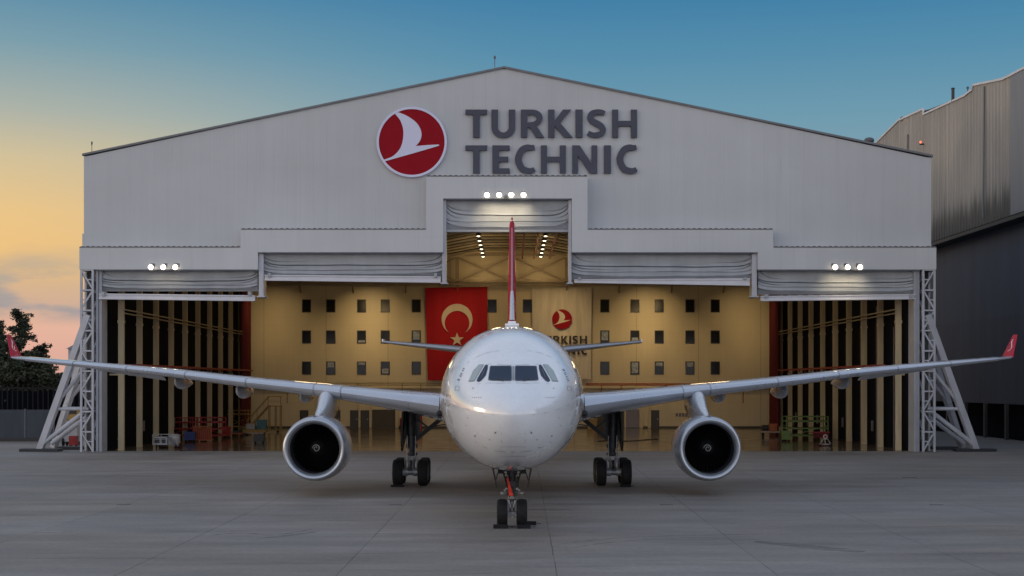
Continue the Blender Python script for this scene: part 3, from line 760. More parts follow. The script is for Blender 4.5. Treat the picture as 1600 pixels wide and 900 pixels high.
# ------------------------------------------------------------------ lamps
def area(name, loc, size, power, col, rot=(0,0,0), parent=None, spread=None):
    l = bpy.data.lights.new(name, 'AREA'); l.shape = 'DISK'; l.size = size; l.energy = power; l.color = col
    if spread: l.spread = spread
    l.specular_factor = .2
    o = bpy.data.objects.new(name, l); C.objects.link(o); o.location = loc; o.rotation_euler = rot
    if parent: o.parent = parent
    return o
WARM = (1, .70, .34)
lampgeo = {}
def ceiling_lamp(x, y, z, label, group, power=0):
    t = thing('ceiling_lamp', label, 'ceiling lamp', (x, y, z), group)
    h = MB().lathe([(.5,.04),(.32,.06),(.3,.22),(.02,.30),(0,.30)], (0,0,0), 'z', 14, close=True).build('lamp_housing', M['trim'], t, smooth=True)
    l = MB().lathe([(-.06,.06),(-.04,.14),(-.004,.17)], (0,0,0), 'z', 14, close=True).build('lamp_lens', M['lampin'], t)
    if power:
        l = bpy.data.lights.new('lamp_light', 'POINT'); l.energy = power*1.9; l.color = WARM; l.shadow_soft_size = 1.0; l.specular_factor = .15
        q = bpy.data.objects.new('lamp_light', l); C.objects.link(q); q.parent = t; q.location = (0,0,-1.6)
    return t
for s in (-1, 1):
    for i in range(6):
        ceiling_lamp(s*3.35, 141.6+4.6*i, 20.05, ('left' if s < 0 else 'right')+' of the two rows of ceiling lamps, '+('nearest','second nearest','third nearest','fourth nearest','second farthest','farthest')[i]+' of the visible six', 'ceiling lamps in rows under the roof', 88 if i % 2 else 0)
    for i in range(4):
        ceiling_lamp(s*19, 118+14*i, 17.3, ('left' if s < 0 else 'right')+' side bay ceiling lamp, '+('nearest the doors','second from the doors','third from the doors','closest to the back wall')[i], 'ceiling lamps over the side bays', 146 if i < 3 else 0)
    ceiling_lamp(s*3.35, 120, 20.05, ('left' if s < 0 else 'right')+' ceiling lamp just inside the tall middle door bay', 'ceiling lamps in rows under the roof', 0)
# wall washers
for x in (XX(578,DB), XX(1012,DB), XX(1160,DB), XX(430,DB), XX(880,DB), XX(712,DB)):
    area('wall_wash_light', (x, DB-8, 17.3), 1.0, 132 if 12 < abs(x) < 18 else 64, (1,.72,.36), (R(46), 0, 0), spread=R(82))
# floodlights above the doors
fl = [(761,0),(780,0),(799,0),(818,0),(235.5,1),(255,1),(274,1),(1305,2),(1324.5,2),(1344,2)]
lab = ['leftmost of the four floodlights over the tall middle door','second of the four floodlights over the tall middle door','third of the four floodlights over the tall middle door','rightmost of the four floodlights over the tall middle door',
 'leftmost of three floodlights over the left door','middle of three floodlights over the left door','rightmost of three floodlights over the left door',
 'leftmost of three floodlights over the right door','middle of three floodlights over the right door','rightmost of three floodlights over the right door']
for (px, g), lb in zip(fl, lab):
    dd = D-.75; p = at(px, 304.5 if g == 0 else 417.5, dd)
    t = thing('floodlight', lb, 'floodlight', p, 'floodlights along the canopy')
    MB().lathe([(.22,.12),(.12,.2),(0,.22),(-.03,.22),(-.03,.19)], (0,0,0), 'y', 20).build('lamp_housing', M['trim'], t, smooth=True)
    MB().lathe([(-.055,.02),(-.05,.09),(-.03,.14),(-.01,.187)], (0,0,0), 'y', 20, close=True).build('lamp_lens', M['lamp'], t, smooth=True)
    MB().bar((0,.2,.05), (0,.74,.2), .06).box(-.14,.14,.68,.745,.05,.35).build('bracket', M['trim'], t)
    l = bpy.data.lights.new('flood_light', 'SPOT'); l.energy = (115,16,85)[g]; l.color = (1,.80,.50); l.spot_size = R(95); l.spot_blend = .9; l.shadow_soft_size = .15
    o = bpy.data.objects.new('flood_light', l); C.objects.link(o); o.parent = t; o.location = (0, -.1, -.28)
    o.rotation_euler = (Vector((0, DC-dd, -1.6))).to_track_quat('-Z', 'Y').to_euler()
t = thing('bell_alarm', 'small round white siren between the floodlights over the tall door', 'alarm', at(790.5, 307.5, D-.2))
MB().lathe([(-.12,.05),(-.1,.14),(0,.16),(.1,.16)], (0,0,0), 'y', 16, close=True).build('siren_body', M['whitep'], t, smooth=True)
MB().box(-.05,.05,.1,.196,-.1,.16).build('siren_bracket', M['trim'], t)

# roof furniture
def antenna(px, pyb, pyt, d, label, r=.05, top=.12):
    a = at(px, pyb, d); z = ZZ(pyt, d)
    t = thing('roof_antenna', label, 'antenna', a)
    MB().cyl((0,0,-.1), (0,0,z-a.z), r*2, n=8).build('mast', M['trim'], t); MB().lathe([(z-a.z-.25,top/2),(z-a.z-.05,top),(z-a.z+.05,top/2)], (0,0,0), 'z', 10, close=True).build('antenna_tip', M['trim'], t, smooth=True)
antenna(773, 110, 88, DW+.5, 'thin mast on the peak of the hangar roof', .03, .10)
antenna(143.5, 243, 222, DW+.5, 'thin mast on the left corner of the hangar roof', .025, .08)
v = thing('roof_ventilator', 'round grey ventilator on the right slope of the hangar roof', 'ventilator', at(1358, 229, DW+2.5))
MB().lathe([(-.4,.22),(.3,.24)], (0,0,0), 'z', 18, close=True).build('vent_neck', M['roof'], v, smooth=True)
MB().lathe([(.3,.30),(.42,.40),(.56,.40),(.68,.30),(.74,.1)], (0,0,0), 'z', 18, close=True).build('vent_cap', M['trim'], v, smooth=True)

# ------------------------------------------------------------------ neighbouring hangar on the right
nb = thing('weathered_hangar', 'tall weathered grey-brown sheet metal building at the right edge', 'building', (46, 140, 0))
XR = 45.0
def nbp(mb, name, m, **k):
    o = mb.build(name, m, **k); o.parent = nb; o.matrix_parent_inverse = Matrix.Translation(-nb.location); return o
prof = [(176.5,34.9),(170.5,35.4),(165,35.9),(163.5,35.8),(155.2,35.3),(155,34.7),(141,33.9),(138.5,34.0),(138.4,34.4),(130,33.2),(127.9,33.1)]
up = prof+[(127.9,20.5),(179,20.5)]
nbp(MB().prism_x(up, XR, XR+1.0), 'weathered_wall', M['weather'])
pf = [(127.87,33.1),(124.6,33.0),(118,32.0),(104,29.5),(92,27),(92,20.5),(127.87,20.5)]
nbp(MB().prism_x(pf, XR-.05, XR+1.0), 'blue_grey_panel', M['weather2'])
b = MB(); tp = prof+pf[1:5]
for (y0,z0),(y1,z1) in zip(tp[:-1], tp[1:]): b.bar((XR-.03,y0,z0+.05), (XR-.03,y1,z1+.05), .2)
nbp(b, 'roof_edge', M['beam'])
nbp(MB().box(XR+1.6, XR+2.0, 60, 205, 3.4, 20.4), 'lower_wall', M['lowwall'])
nbp(MB().box(XR+.02, XR+2.0, 92, 179, 20.1, 20.45), 'soffit', M['dark'])
nbp(MB().box(XR+2.6, XR+2.9, 60, 205, 0, 3.4), 'recessed_base_wall', M['darkwall'])
for k in range(14): nbp(MB().box(XR+1.65, XR+1.95, 92+6*k, 92.4+6*k, 0, 3.39), 'base_column', M['dark'])
nbp(MB().add([(XR,92,26.9),(XR,127.9,33),(XR,163.5,35.7),(XR,179,34.6),(XR+60,179,34.6),(XR+60,163.5,35.7),(XR+60,127.9,33),(XR+60,92,26.9)], [(0,1,6,7),(1,2,5,6),(2,3,4,5)]), 'roof', M['roof'])
nbp(MB().box(XR+.02, XR+60, 178.6, 179, 0, 34.2), 'end_wall', M['lowwall'])
for y in (134.9, 161.0, 170.0): nbp(MB().cyl((XR-.2,y,21), (XR-.1,y,33.6), .16, n=10), 'downpipe', M['weather2'])
nbp(MB().box(XR+.6,XR+1.1,172.5,175,34.9,35.6), 'roof_box', M['beam'])
o = thing('roof_stack', 'dark upright flue on the weathered building roof', 'flue', at(1489,154,XR*F/689)); MB().cyl((0,0,-.3),(0,0,1.0),.32,n=12).lathe([(1.0,.2),(1.08,.2)],(0,0,0),'z',12,close=True).build('flue_pipe', M['dark'], o)
antenna(1512, 147, 136, XR*F/712, 'short mast on the weathered building roof right of the flue', .05, .14)
antenna(1409.5, 188, 183, XR*F/609.5, 'stub at the left corner of the weathered building roof', .12, .2)
bc = thing('warning_beacon', 'small glowing red beacon on the weathered wall', 'beacon', at(1441.5, 222, 155.0))
bc.location.x = XR-.35
MB().lathe([(-.12,.08),(.06,.10),(.12,.05)], (0,0,0), 'z', 12, close=True).build('beacon_lens', M['redlamp'], bc, smooth=True); MB().box(-.1,.35,-.1,.1,-.3,-.163).build('beacon_bracket', M['dark'], bc)

# ------------------------------------------------------------------ left background: fence, hedge line, trees
DFn = 131.0
f1 = thing('blue_hoarding_fence', 'low dark blue panel fence at the left edge', 'fence', (-52, DFn, 0))
b = MB(); x = -16.0
pan = MB().box(-22, 9.7, -.03, .03, .05, 2.92); pan.build('fence_panel', M['hoard'], f1)
for i in range(13): MB().box(-22+i*2.64-.05, -22+i*2.64+.05, -.09, .08, 0, 3.0).build('fence_post', M['trim'], f1)
MB().box(-22, 9.7, -.2, .2, 0, .32).build('fence_plinth', M['dark'], f1)
f2 = thing('dark_picket_fence', 'taller dark railing standing behind the blue fence', 'fence', (-55, 139, 0))
b = MB()
for i in range(70): b.box(-22+i*.5, -21.9+i*.5, -.04, .04, 0, 5.2)
b.build('pickets', M['black'], f2); MB().box(-22,13,-.06,-.045,4.8,4.95).box(-22,13,-.06,-.045,.4,.55).build('rail', M['black'], f2)
MB().box(-22,13,.3,.4,0,4.6).build('backing_screen', M['darkwall'], f2)

def tree(name, label, x, y, h, w, kind, seed, m, lo=.12):
    rnd = random.Random(seed); t = thing(name, label, 'tree', (x, y, 0), 'trees beyond the fence')
    tr = MB(); tr.cyl((0,0,0), (0,0,h*.55), .5, n=9, d2=.3); tr.cyl((0,0,h*.55), (rnd.uniform(-.2,.2),0,h*.97), .3, n=8, d2=.05)
    lf = MB(); ends = []
    nb_ = 46 if kind == 'pine' else 34
    for i in range(nb_):
        f = i/nb_; z = h*(lo+(.97-lo)*f); a = rnd.uniform(0, 6.283)
        if kind == 'pine': L = w*(1.02-f)**.8*rnd.uniform(.55, 1.1)+.25; rise = L*rnd.uniform(.05,.45)
        else: L = w*math.sin(math.pi*min(1,.18+f*.8))*rnd.uniform(.6,1.1); rise = L*rnd.uniform(.0,.5)
        e = Vector((math.cos(a)*L, math.sin(a)*L, z+rise)); s0 = Vector((0,0,z*.97))
        tr.cyl(s0, e, .16*(1-f*.6), n=5, d2=.03)
        nc = 7 if kind == 'pine' else 8
        for k_ in range(nc):
            u = (k_+1.2)/nc*.95+.05; c = s0.lerp(e, min(u,1))+Vector((rnd.gauss(0,.25),rnd.gauss(0,.25),rnd.gauss(0,.15)))
            cr = (.55 if kind == 'pine' else 1.0)*(1.25-.5*u)*(1-.35*f)
            for _ in range(26 if kind == 'pine' else 40):
                v_ = Vector((rnd.gauss(0,1),rnd.gauss(0,1),rnd.gauss(0,.55)))*cr*.55; q = c+v_
                d1 = Vector((rnd.gauss(0,1),rnd.gauss(0,1),rnd.gauss(.3,.6))).normalized()*rnd.uniform(.10,.26)
                d2 = d1.cross(Vector((rnd.gauss(0,1),rnd.gauss(0,1),rnd.gauss(0,1)))).normalized()*rnd.uniform(.035,.10)*(1 if kind=='pine' else 1.7)
                lf.add([q-d1, q+d2, q+d1, q-d2], [(0,1,2,3)])
    tr.build('trunk', M['bark'], t); lf.build('crown', m, t, fix=False)
TD = 160.0
tx = lambda px, d: XX(px, d)
tree('pine_tree', 'tallest dark pine with a pointed top above the left wingtip', tx(30,150), 150, ZZ(478,150), 3.3, 'pine', 11, M['leaf'])
tree('pine_tree', 'dark pine cut by the left edge of the photo', tx(-2,154), 154, ZZ(496,154), 3.4, 'pine', 12, M['leaf'])
tree('broadleaf_tree', 'low rounded tree right of the pines near the hangar brace', tx(54,146), 146, ZZ(548,146), 2.9, 'b', 13, M['leaf2'], .05)
tree('broadleaf_tree', 'dense dark tree low behind the left wingtip', tx(20,143), 143, ZZ(566,143), 3.3, 'b', 14, M['leaf2'], .05)
tree('pine_tree', 'shorter pine between the tall pine and the rounded tree', tx(62,152), 152, ZZ(536,152), 2.6, 'pine', 15, M['leaf'])
tree('broadleaf_tree', 'small dark tree seen through the brace beside the hangar', tx(92,158), 158, ZZ(585,158), 2.6, 'b', 16, M['leaf2'], .05)
tree('broadleaf_tree', 'wide dark bushy tree low between the tall pine and the hangar brace', tx(66,144), 144, ZZ(574,144), 3.0, 'b', 23, M['leaf2'], .05)
tree('broadleaf_tree', 'wide dark bushy tree low at the left edge of the photo', tx(-8,144), 144, ZZ(545,144), 3.4, 'b', 24, M['leaf2'], .05)
tree('pine_tree', 'pine standing outside the left of the picture', tx(-50,150), 150, 14, 3.4, 'pine', 17, M['leaf'])
hb = thing('pale_distant_building', 'small pale building glimpsed through the left brace', 'building', (tx(121,185), 185, 0))
MB().box(-1.2,3,0,6,0,ZZ(545,185)).build('wall', M['paleb'], hb); MB().add([(-1.4,-.3,ZZ(545,185)),(3.2,-.3,ZZ(545,185)),(3.2,6.3,ZZ(545,185)),(-1.4,6.3,ZZ(545,185)),(-.2,3,ZZ(530,185)),(2.2,3,ZZ(530,185))],[(0,1,5,4),(1,2,5),(2,3,4,5),(3,0,4)]).build('roof', M['roof'], hb)
for zz in (1.5, 5.2):
    for xx in (0,1.8): MB().box(xx-.4,xx+.4,-.06,-.003,zz,zz+1.4).build('window', M['glass'], hb)
cr_ = thing('parked_car', 'pale car roof just showing at the left edge behind the railing', 'car', (XX(2,148), 148, 3.0))
MB().prism([(-2.2,0),(2.2,0),(2.2,.7),(1.3,.85),(.7,1.45),(-1.1,1.45),(-1.8,.8),(-2.2,.7)], -.85, .85).build('body', M['whitep'], cr_, bevel=.08)
for xx in (-1.3,1.3): MB().lathe([(-.9,.33),(-.7,.33)],(xx,0,0),'y',14,close=True).build('wheel', M['tyre'], cr_)
MB().box(-30,8,-3,6,-3.0,-.34).build('terrace', M['darkwall'], cr_)

# ------------------------------------------------------------------ AIRLINER
NZ = 46.7          # distance of the nose tip from the camera
plane = thing('airliner', 'white twin engine passenger jet facing the viewer in front of the hangar', 'airliner', (0, NZ, 0))
def A(mb, name, m, parent=None, **k):     # built in aircraft axes: x across, y aft of the nose, z up
    o = mb.build(name, m, **k); o.parent = parent or plane; return o
def pchip(xs, ys):
    n = len(xs); h = [xs[i+1]-xs[i] for i in range(n-1)]; dl = [(ys[i+1]-ys[i])/h[i] for i in range(n-1)]
    d = [0]*n
    for i in range(1, n-1):
        if dl[i-1]*dl[i] > 0: w1, w2 = 2*h[i]+h[i-1], h[i]+2*h[i-1]; d[i] = (w1+w2)/(w1/dl[i-1]+w2/dl[i])
    d[0], d[-1] = dl[0], dl[-1]
    def f(x):
        x = min(max(x, xs[0]), xs[-1]); i = 0
        while i < n-2 and x > xs[i+1]: i += 1
        t = (x-xs[i])/h[i]
        return (2*t**3-3*t*t+1)*ys[i]+(t**3-2*t*t+t)*h[i]*d[i]+(-2*t**3+3*t*t)*ys[i+1]+(t**3-t*t)*h[i]*d[i+1]
    return f
tt = [0,.05,.15,.4,.8,1.3,1.9,2.5,3.1,4,5,6.5,8,10,14,38,44,50,55,58.8]
ft = pchip([math.sqrt(a) for a in tt], [4.36,4.53,4.66,4.84,5.03,5.22,5.45,5.73,6.03,6.45,6.84,7.27,7.54,7.68,7.71,7.71,7.68,7.55,7.3,6.9])
fb = pchip([math.sqrt(a) for a in tt], [4.36,4.14,3.93,3.58,3.24,2.96,2.72,2.55,2.43,2.29,2.19,2.11,2.07,2.06,2.06,2.06,2.9,4.35,5.5,6.2])
fw = pchip([math.sqrt(a) for a in tt], [.001,.20,.36,.64,.95,1.25,1.55,1.80,2.02,2.28,2.49,2.68,2.77,2.81,2.82,2.82,2.55,1.75,.95,.35])
fc = pchip([math.sqrt(a) for a in tt], [4.36,4.36,4.37,4.38,4.40,4.44,4.50,4.56,4.62,4.70,4.77,4.83,4.86,4.88,4.88,4.88,5.1,5.8,6.4,6.6])
def ring(z, n=72, grow=0):
    t = math.sqrt(z); T, B, W, Cc = ft(t), fb(t), fw(t), fc(t); out = []
    sup = 1.0
    for i in range(n):
        a = 2*math.pi*i/n; c, s = math.cos(a), math.sin(a)
        out.append((W*c, z, Cc+((T-Cc) if s >= 0 else (Cc-B))*s))
    return out
zs = [0,.01,.03,.06,.1,.16,.24,.34,.46,.6,.76,.94,1.14,1.36,1.6,1.86,2.14,2.44,2.76,3.1,3.46,3.84,4.25,4.7,5.2,5.8,6.5,7.3,8.2,9.2,10.5,12,14]+list(range(17, 39, 3))+[38,40,42,44,46,48,50,52,54,56,57.5,58.8]
fm = MB().loft([ring(z) for z in zs])
fus = A(fm, 'fuselage', M['white'], smooth=True, angle=60)
bvh = BVHTree.FromPolygons([Vector(v)+Vector((0,NZ,0)) for v in fm.v], fm.f)
eye = Vector((0,0,CAMZ))
def on_skin(px, py, lift=.0):
    d = Vector(((px-800)/F, 1, (598-py)/F)).normalized(); h = bvh.ray_cast(eye, d)
    if h[0] is None: return None
    n = h[1] if h[1].dot(d) < 0 else -h[1]
    return h[0]+n*lift-Vector((0,NZ,0))
def patch(name, poly, m, lift, parent=fus, step=2.0):
    pts = []; n = len(poly)
    for i in range(n):
        a, c = poly[i], poly[(i+1) % n]; k_ = max(1, int(math.dist(a, c)/step))
        for j in range(k_): pts.append(Vector((a[0]+(c[0]-a[0])*j/k_, a[1]+(c[1]-a[1])*j/k_)))
    nb_ = len(pts); x0, x1 = min(p.x for p in pts), max(p.x for p in pts); y0, y1 = min(p.y for p in pts), max(p.y for p in pts)
    def inside(x, y):
        r = False
        for i in range(nb_):
            a, c = pts[i], pts[i-1]
            if (a.y > y) != (c.y > y) and x < (c.x-a.x)*(y-a.y)/(c.y-a.y)+a.x: r = not r
        return r
    x = x0+step/2
    while x < x1:
        y = y0+step/2
        while y < y1:
            if inside(x, y) and min(math.hypot(x-q.x, y-q.y) for q in pts) > step*.5: pts.append(Vector((x, y)))
            y += step
        x += step
    res = delaunay_2d_cdt(pts, [], [list(range(nb_))], 1, 1e-4); vs, fs = res[0], res[2]
    P3 = [on_skin(v.x, v.y, lift) for v in vs]
    if any(p is None for p in P3): return None
    b = MB().add(P3, [tuple(f) for f in fs]); return A(b, name, m, parent, smooth=True, angle=80, fix=False)
def grow(poly, g):
    cx_ = sum(p[0] for p in poly)/len(poly); cy_ = sum(p[1] for p in poly)/len(poly)
    return [(cx_+(x-cx_)+math.copysign(g, x-cx_), cy_+(y-cy_)+math.copysign(g, y-cy_)) for x, y in poly]
ws = [(763.8,593),(764,590),(766.5,574),(768,572.6),(796,572.4),(798.6,573.5),(799,592),(797.6,594.6),(768,594)]
for side in (0, 1):
    mir = (lambda p: [(1604.2-x, y) for x, y in p]) if side else (lambda p: p)
    patch('windshield_frame', mir(grow(ws, 1.1)), M['winframe'], .008)
    patch('windshield', mir(ws), M['cockpit'], .016)
    s1_ = [(744.8,595.6),(746,592),(757.5,571.8),(760,569.8),(762.4,570.6),(762,577),(759,587),(752,595),(748,597)]
    patch('side_window', mir(s1_), M['cockpit'], .014)
    s2_ = [(732.6,595.6),(740.5,580),(747.5,570.6),(755.2,570.2),(754.4,572.4),(743.5,591.6),(741.4,595.2)]
    patch('rear_side_window_frame', mir(grow(s2_, .8)), M['winframe'], .008)
    patch('rear_side_window', mir(s2_), M['cockpit2'], .016)
    patch('window_divider', mir([(752,590),(757.8,577),(758.3,577.3),(752.6,590.4)]), M['winframe'], .022)
    patch('wiper', mir([(777,592.4),(787.5,595.6),(787.2,596.6),(776.8,593.2)]), M['dark'], .03)
    # small probes, static ports, drain marks
    for a in ([(772.6,676.6),(775,674.2),(776,675),(773.4,677.6)], [(741,681),(742.5,679.8),(743.5,681.6),(742.2,682.2)], [(728,664.6),(729,664),(729.4,665),(728.4,665.4)]):
        patch('air_probe', mir(a), M['dark'], .012, step=3)
for a in ([(841.2,698.6),(842.6,698.2),(843,700),(841.6,700)],): patch('air_probe', a, M['dark'], .012, step=3)
# thin seams: radome joint, door outlines, small stencil marks
def strip(name, path, w, m, lift=.008):
    p = path; b = MB()
    for (x0,y0),(x1,y1) in zip(p[:-1], p[1:]):
        l = math.hypot(x1-x0, y1-y0) or 1; nx, ny = -(y1-y0)/l*w/2, (x1-x0)/l*w/2
        q = [on_skin(x0+nx,y0+ny,lift), on_skin(x1+nx,y1+ny,lift), on_skin(x1-nx,y1-ny,lift), on_skin(x0-nx,y0-ny,lift)]
        if all(v is not None for v in q): b.add(q, [(0,1,2,3)])
    if b.f: A(b, name, m, fus, fix=False)
def curve(zf, a0, a1, n=30, z1=None):        # seam along a fuselage ring, expressed as real points
    b = MB(); prev = None
    for i in range(n+1):
        a = R(a0+(a1-a0)*i/n); z = zf+((z1-zf)*i/n if z1 else 0)
        pts = []
        for dz_q in (0, .018):
            t = math.sqrt(z+dz_q); T, B, W, Cc = ft(t), fb(t), fw(t), fc(t); c, s = math.cos(a), math.sin(a)
            hz = (T-Cc) if s >= 0 else (Cc-B); q = Vector((W*c, z+dz_q, Cc+hz*s)); nrm = Vector((c/W, -.25/W, s/hz)).normalized(); pts.append(q+nrm*.004)
        if prev: b.add([prev[0], pts[0], pts[1], prev[1]], [(0,1,2,3)])
        prev = pts
    return b
M['softseam'] = mat('soft_seam', (.27,.28,.30), .5)
for a0, a1 in ((-8,36),(144,188)):
    for z in (5.1, 6.15): A(curve(z, a0, a1), 'door_seam', M['seam'], fus, fix=False)
for z in (3.6, 9.4): A(curve(z, -60, 240, 80) if z > 5 else curve(z, 215, 325, 50), 'skin_joint', M['softseam'], fus, fix=False)
rs = random.Random(4)
for sgn in (-1, 1):                          # small dark stencilled marks aft of the side windows
    for i in range(7):
        px = 802+sgn*(77.5+i*1.3+rs.uniform(-.4,.4)); py = 577+i*3.0+rs.uniform(-1,1)
        strip('stencil_mark', [(px-sgn*1.2,py+.8),(px+sgn*1.6,py-.9+rs.uniform(-.6,.6))], 1.1, M['dark'])
    strip('access_panel_seam', [(802+sgn*92,560),(802+sgn*94,575),(802+sgn*98,582)], .5, M['seam'])
    for y in (698, 713): strip('belly_seam', [(802+sgn*(x), y+ (22-x)*0) for x in range(0, 22, 4)], .35, M['softseam'])
b = MB().box(-.28,.28,9.5,9.62,7.66,7.76).box(-.16,.16,9.6,10.4,7.68,7.86); A(b, 'dorsal_antenna', M['white'], fus, bevel=.03)
for sgn in (-1, 1):
    q = lambda pts: [(802+sgn*x, y) for x, y in pts]
    strip('service_panel_seam', q([(98,618),(104,617),(106,633),(99.5,634),(98,618)]), .7, M['seam'])
    strip('service_panel_seam', q([(84,604),(90,603.5),(91,610),(85,610.5),(84,604)]), .6, M['softseam'])
    strip('lap_joint', q([(30,648),(50,645),(70,640),(86,633),(98,622)]), .45, M['softseam'])
    strip('lap_joint', q([(22,548),(40,551),(56,557),(72,568)]), .3, M['softseam'])
    strip('gear_bay_seam', q([(0,706),(14,706),(26,704.5),(44,699),(60,690)]), .65, M['softseam'])
    strip('lower_panel_seam', q([(18,676),(18.6,690),(19.6,705)]), .35, M['softseam'])
    for x, y in ((62,606),(70,652),(36,686)): patch('static_port', q([(x,y),(x+1.8,y),(x+1.8,y+1.6),(x,y+1.6)]), M['gearsteel'], .010, step=3)
    for i in range(5): strip('small_placard', q([(50+i*3.2,621+ (i%2)*.7),(51.8+i*3.2,621)]), .9, M['softseam'])
    strip('windshield_seam', q([(4,598.5),(20,599),(37,598.5),(56,600)]), .35, M['softseam'])
    strip('windshield_seam', q([(2,570.6),(20,570),(40,569)]), .4, M['softseam'])
patch('centre_post', [(800.6,572.5),(803.4,572.5),(803.6,594.5),(800.4,594.5)], M['softseam'], .020)
# belly fairing
def ell(z, w, top, bot, n=40, p=2.05):
    cz_ = (top+bot)/2; h = (top-bot)/2
    return [(math.copysign(abs(math.cos(2*math.pi*i/n))**(2/p), math.cos(2*math.pi*i/n))*w, z, cz_+math.copysign(abs(math.sin(2*math.pi*i/n))**(2/p), math.sin(2*math.pi*i/n))*h) for i in range(n)]
A(MB().loft([ell(15.5,.8,3.0,2.1), ell(17,2.0,3.4,1.9), ell(19,2.5,3.8,1.98), ell(22,2.65,4.1,1.92), ell(30,2.65,4.1,1.92), ell(34,2.5,3.6,1.8), ell(37,1.2,2.9,2.0)]), 'belly_fairing', M['white'], smooth=True, angle=50)

# wings ----------------------------------------------------------
def airfoil(n=14):
    up_, lo_ = [], []
    for i in range(n+1):
        x = .5*(1-math.cos(math.pi*i/n)); y = 5*(.2969*math.sqrt(x)-.126*x-.3516*x*x+.2843*x**3-.1036*x**4)
        up_.append((x, y)); lo_.append((x, -y))
    return up_, lo_
UPF, LOF = airfoil()
def section(s, x, y, z, chord, tc_, inc, tilt=0):      # aircraft axes; tilt leans the section (winglet)
    out = []; ci, si = math.cos(R(inc)), math.sin(R(inc))
    pts = [(c, t*tc_+.012*math.sin(math.pi*c)) for c, t in UPF[::-1]]+[(c, t*tc_*.9+.012*math.sin(math.pi*c)) for c, t in LOF[1:-1]]
    for c, t in pts:
        dy, dz = c*chord, t*chord; dy, dz = dy*ci+dz*si, -dy*si+dz*ci
        out.append((s*(x-dz*math.sin(tilt)), y+dy, z+dz*math.cos(tilt)))
    return out
ST = [(2.3,19.2,4.10,12.2,.150,4.5),(3.1,20.5,4.22,10.9,.142,4.2),(3.8,21.0,4.33,10.3,.132,4.0),(6.0,22.5,4.60,9.0,.118,3.4),(9.4,24.8,4.98,7.3,.105,2.6),(14.6,27.95,5.47,6.0,.100,1.6),(19.0,30.6,5.95,4.9,.100,1.0),(25.6,34.55,6.52,3.2,.105,.3),(28.6,36.35,6.79,2.45,.10,0),(29.45,36.95,6.87,2.2,.09,0)]
def wint(x, k):
    for a, c in zip(ST[:-1], ST[1:]):
        if a[0] <= x <= c[0]: t = (x-a[0])/(c[0]-a[0]); return a[k]+(c[k]-a[k])*t
    return ST[-1][k]
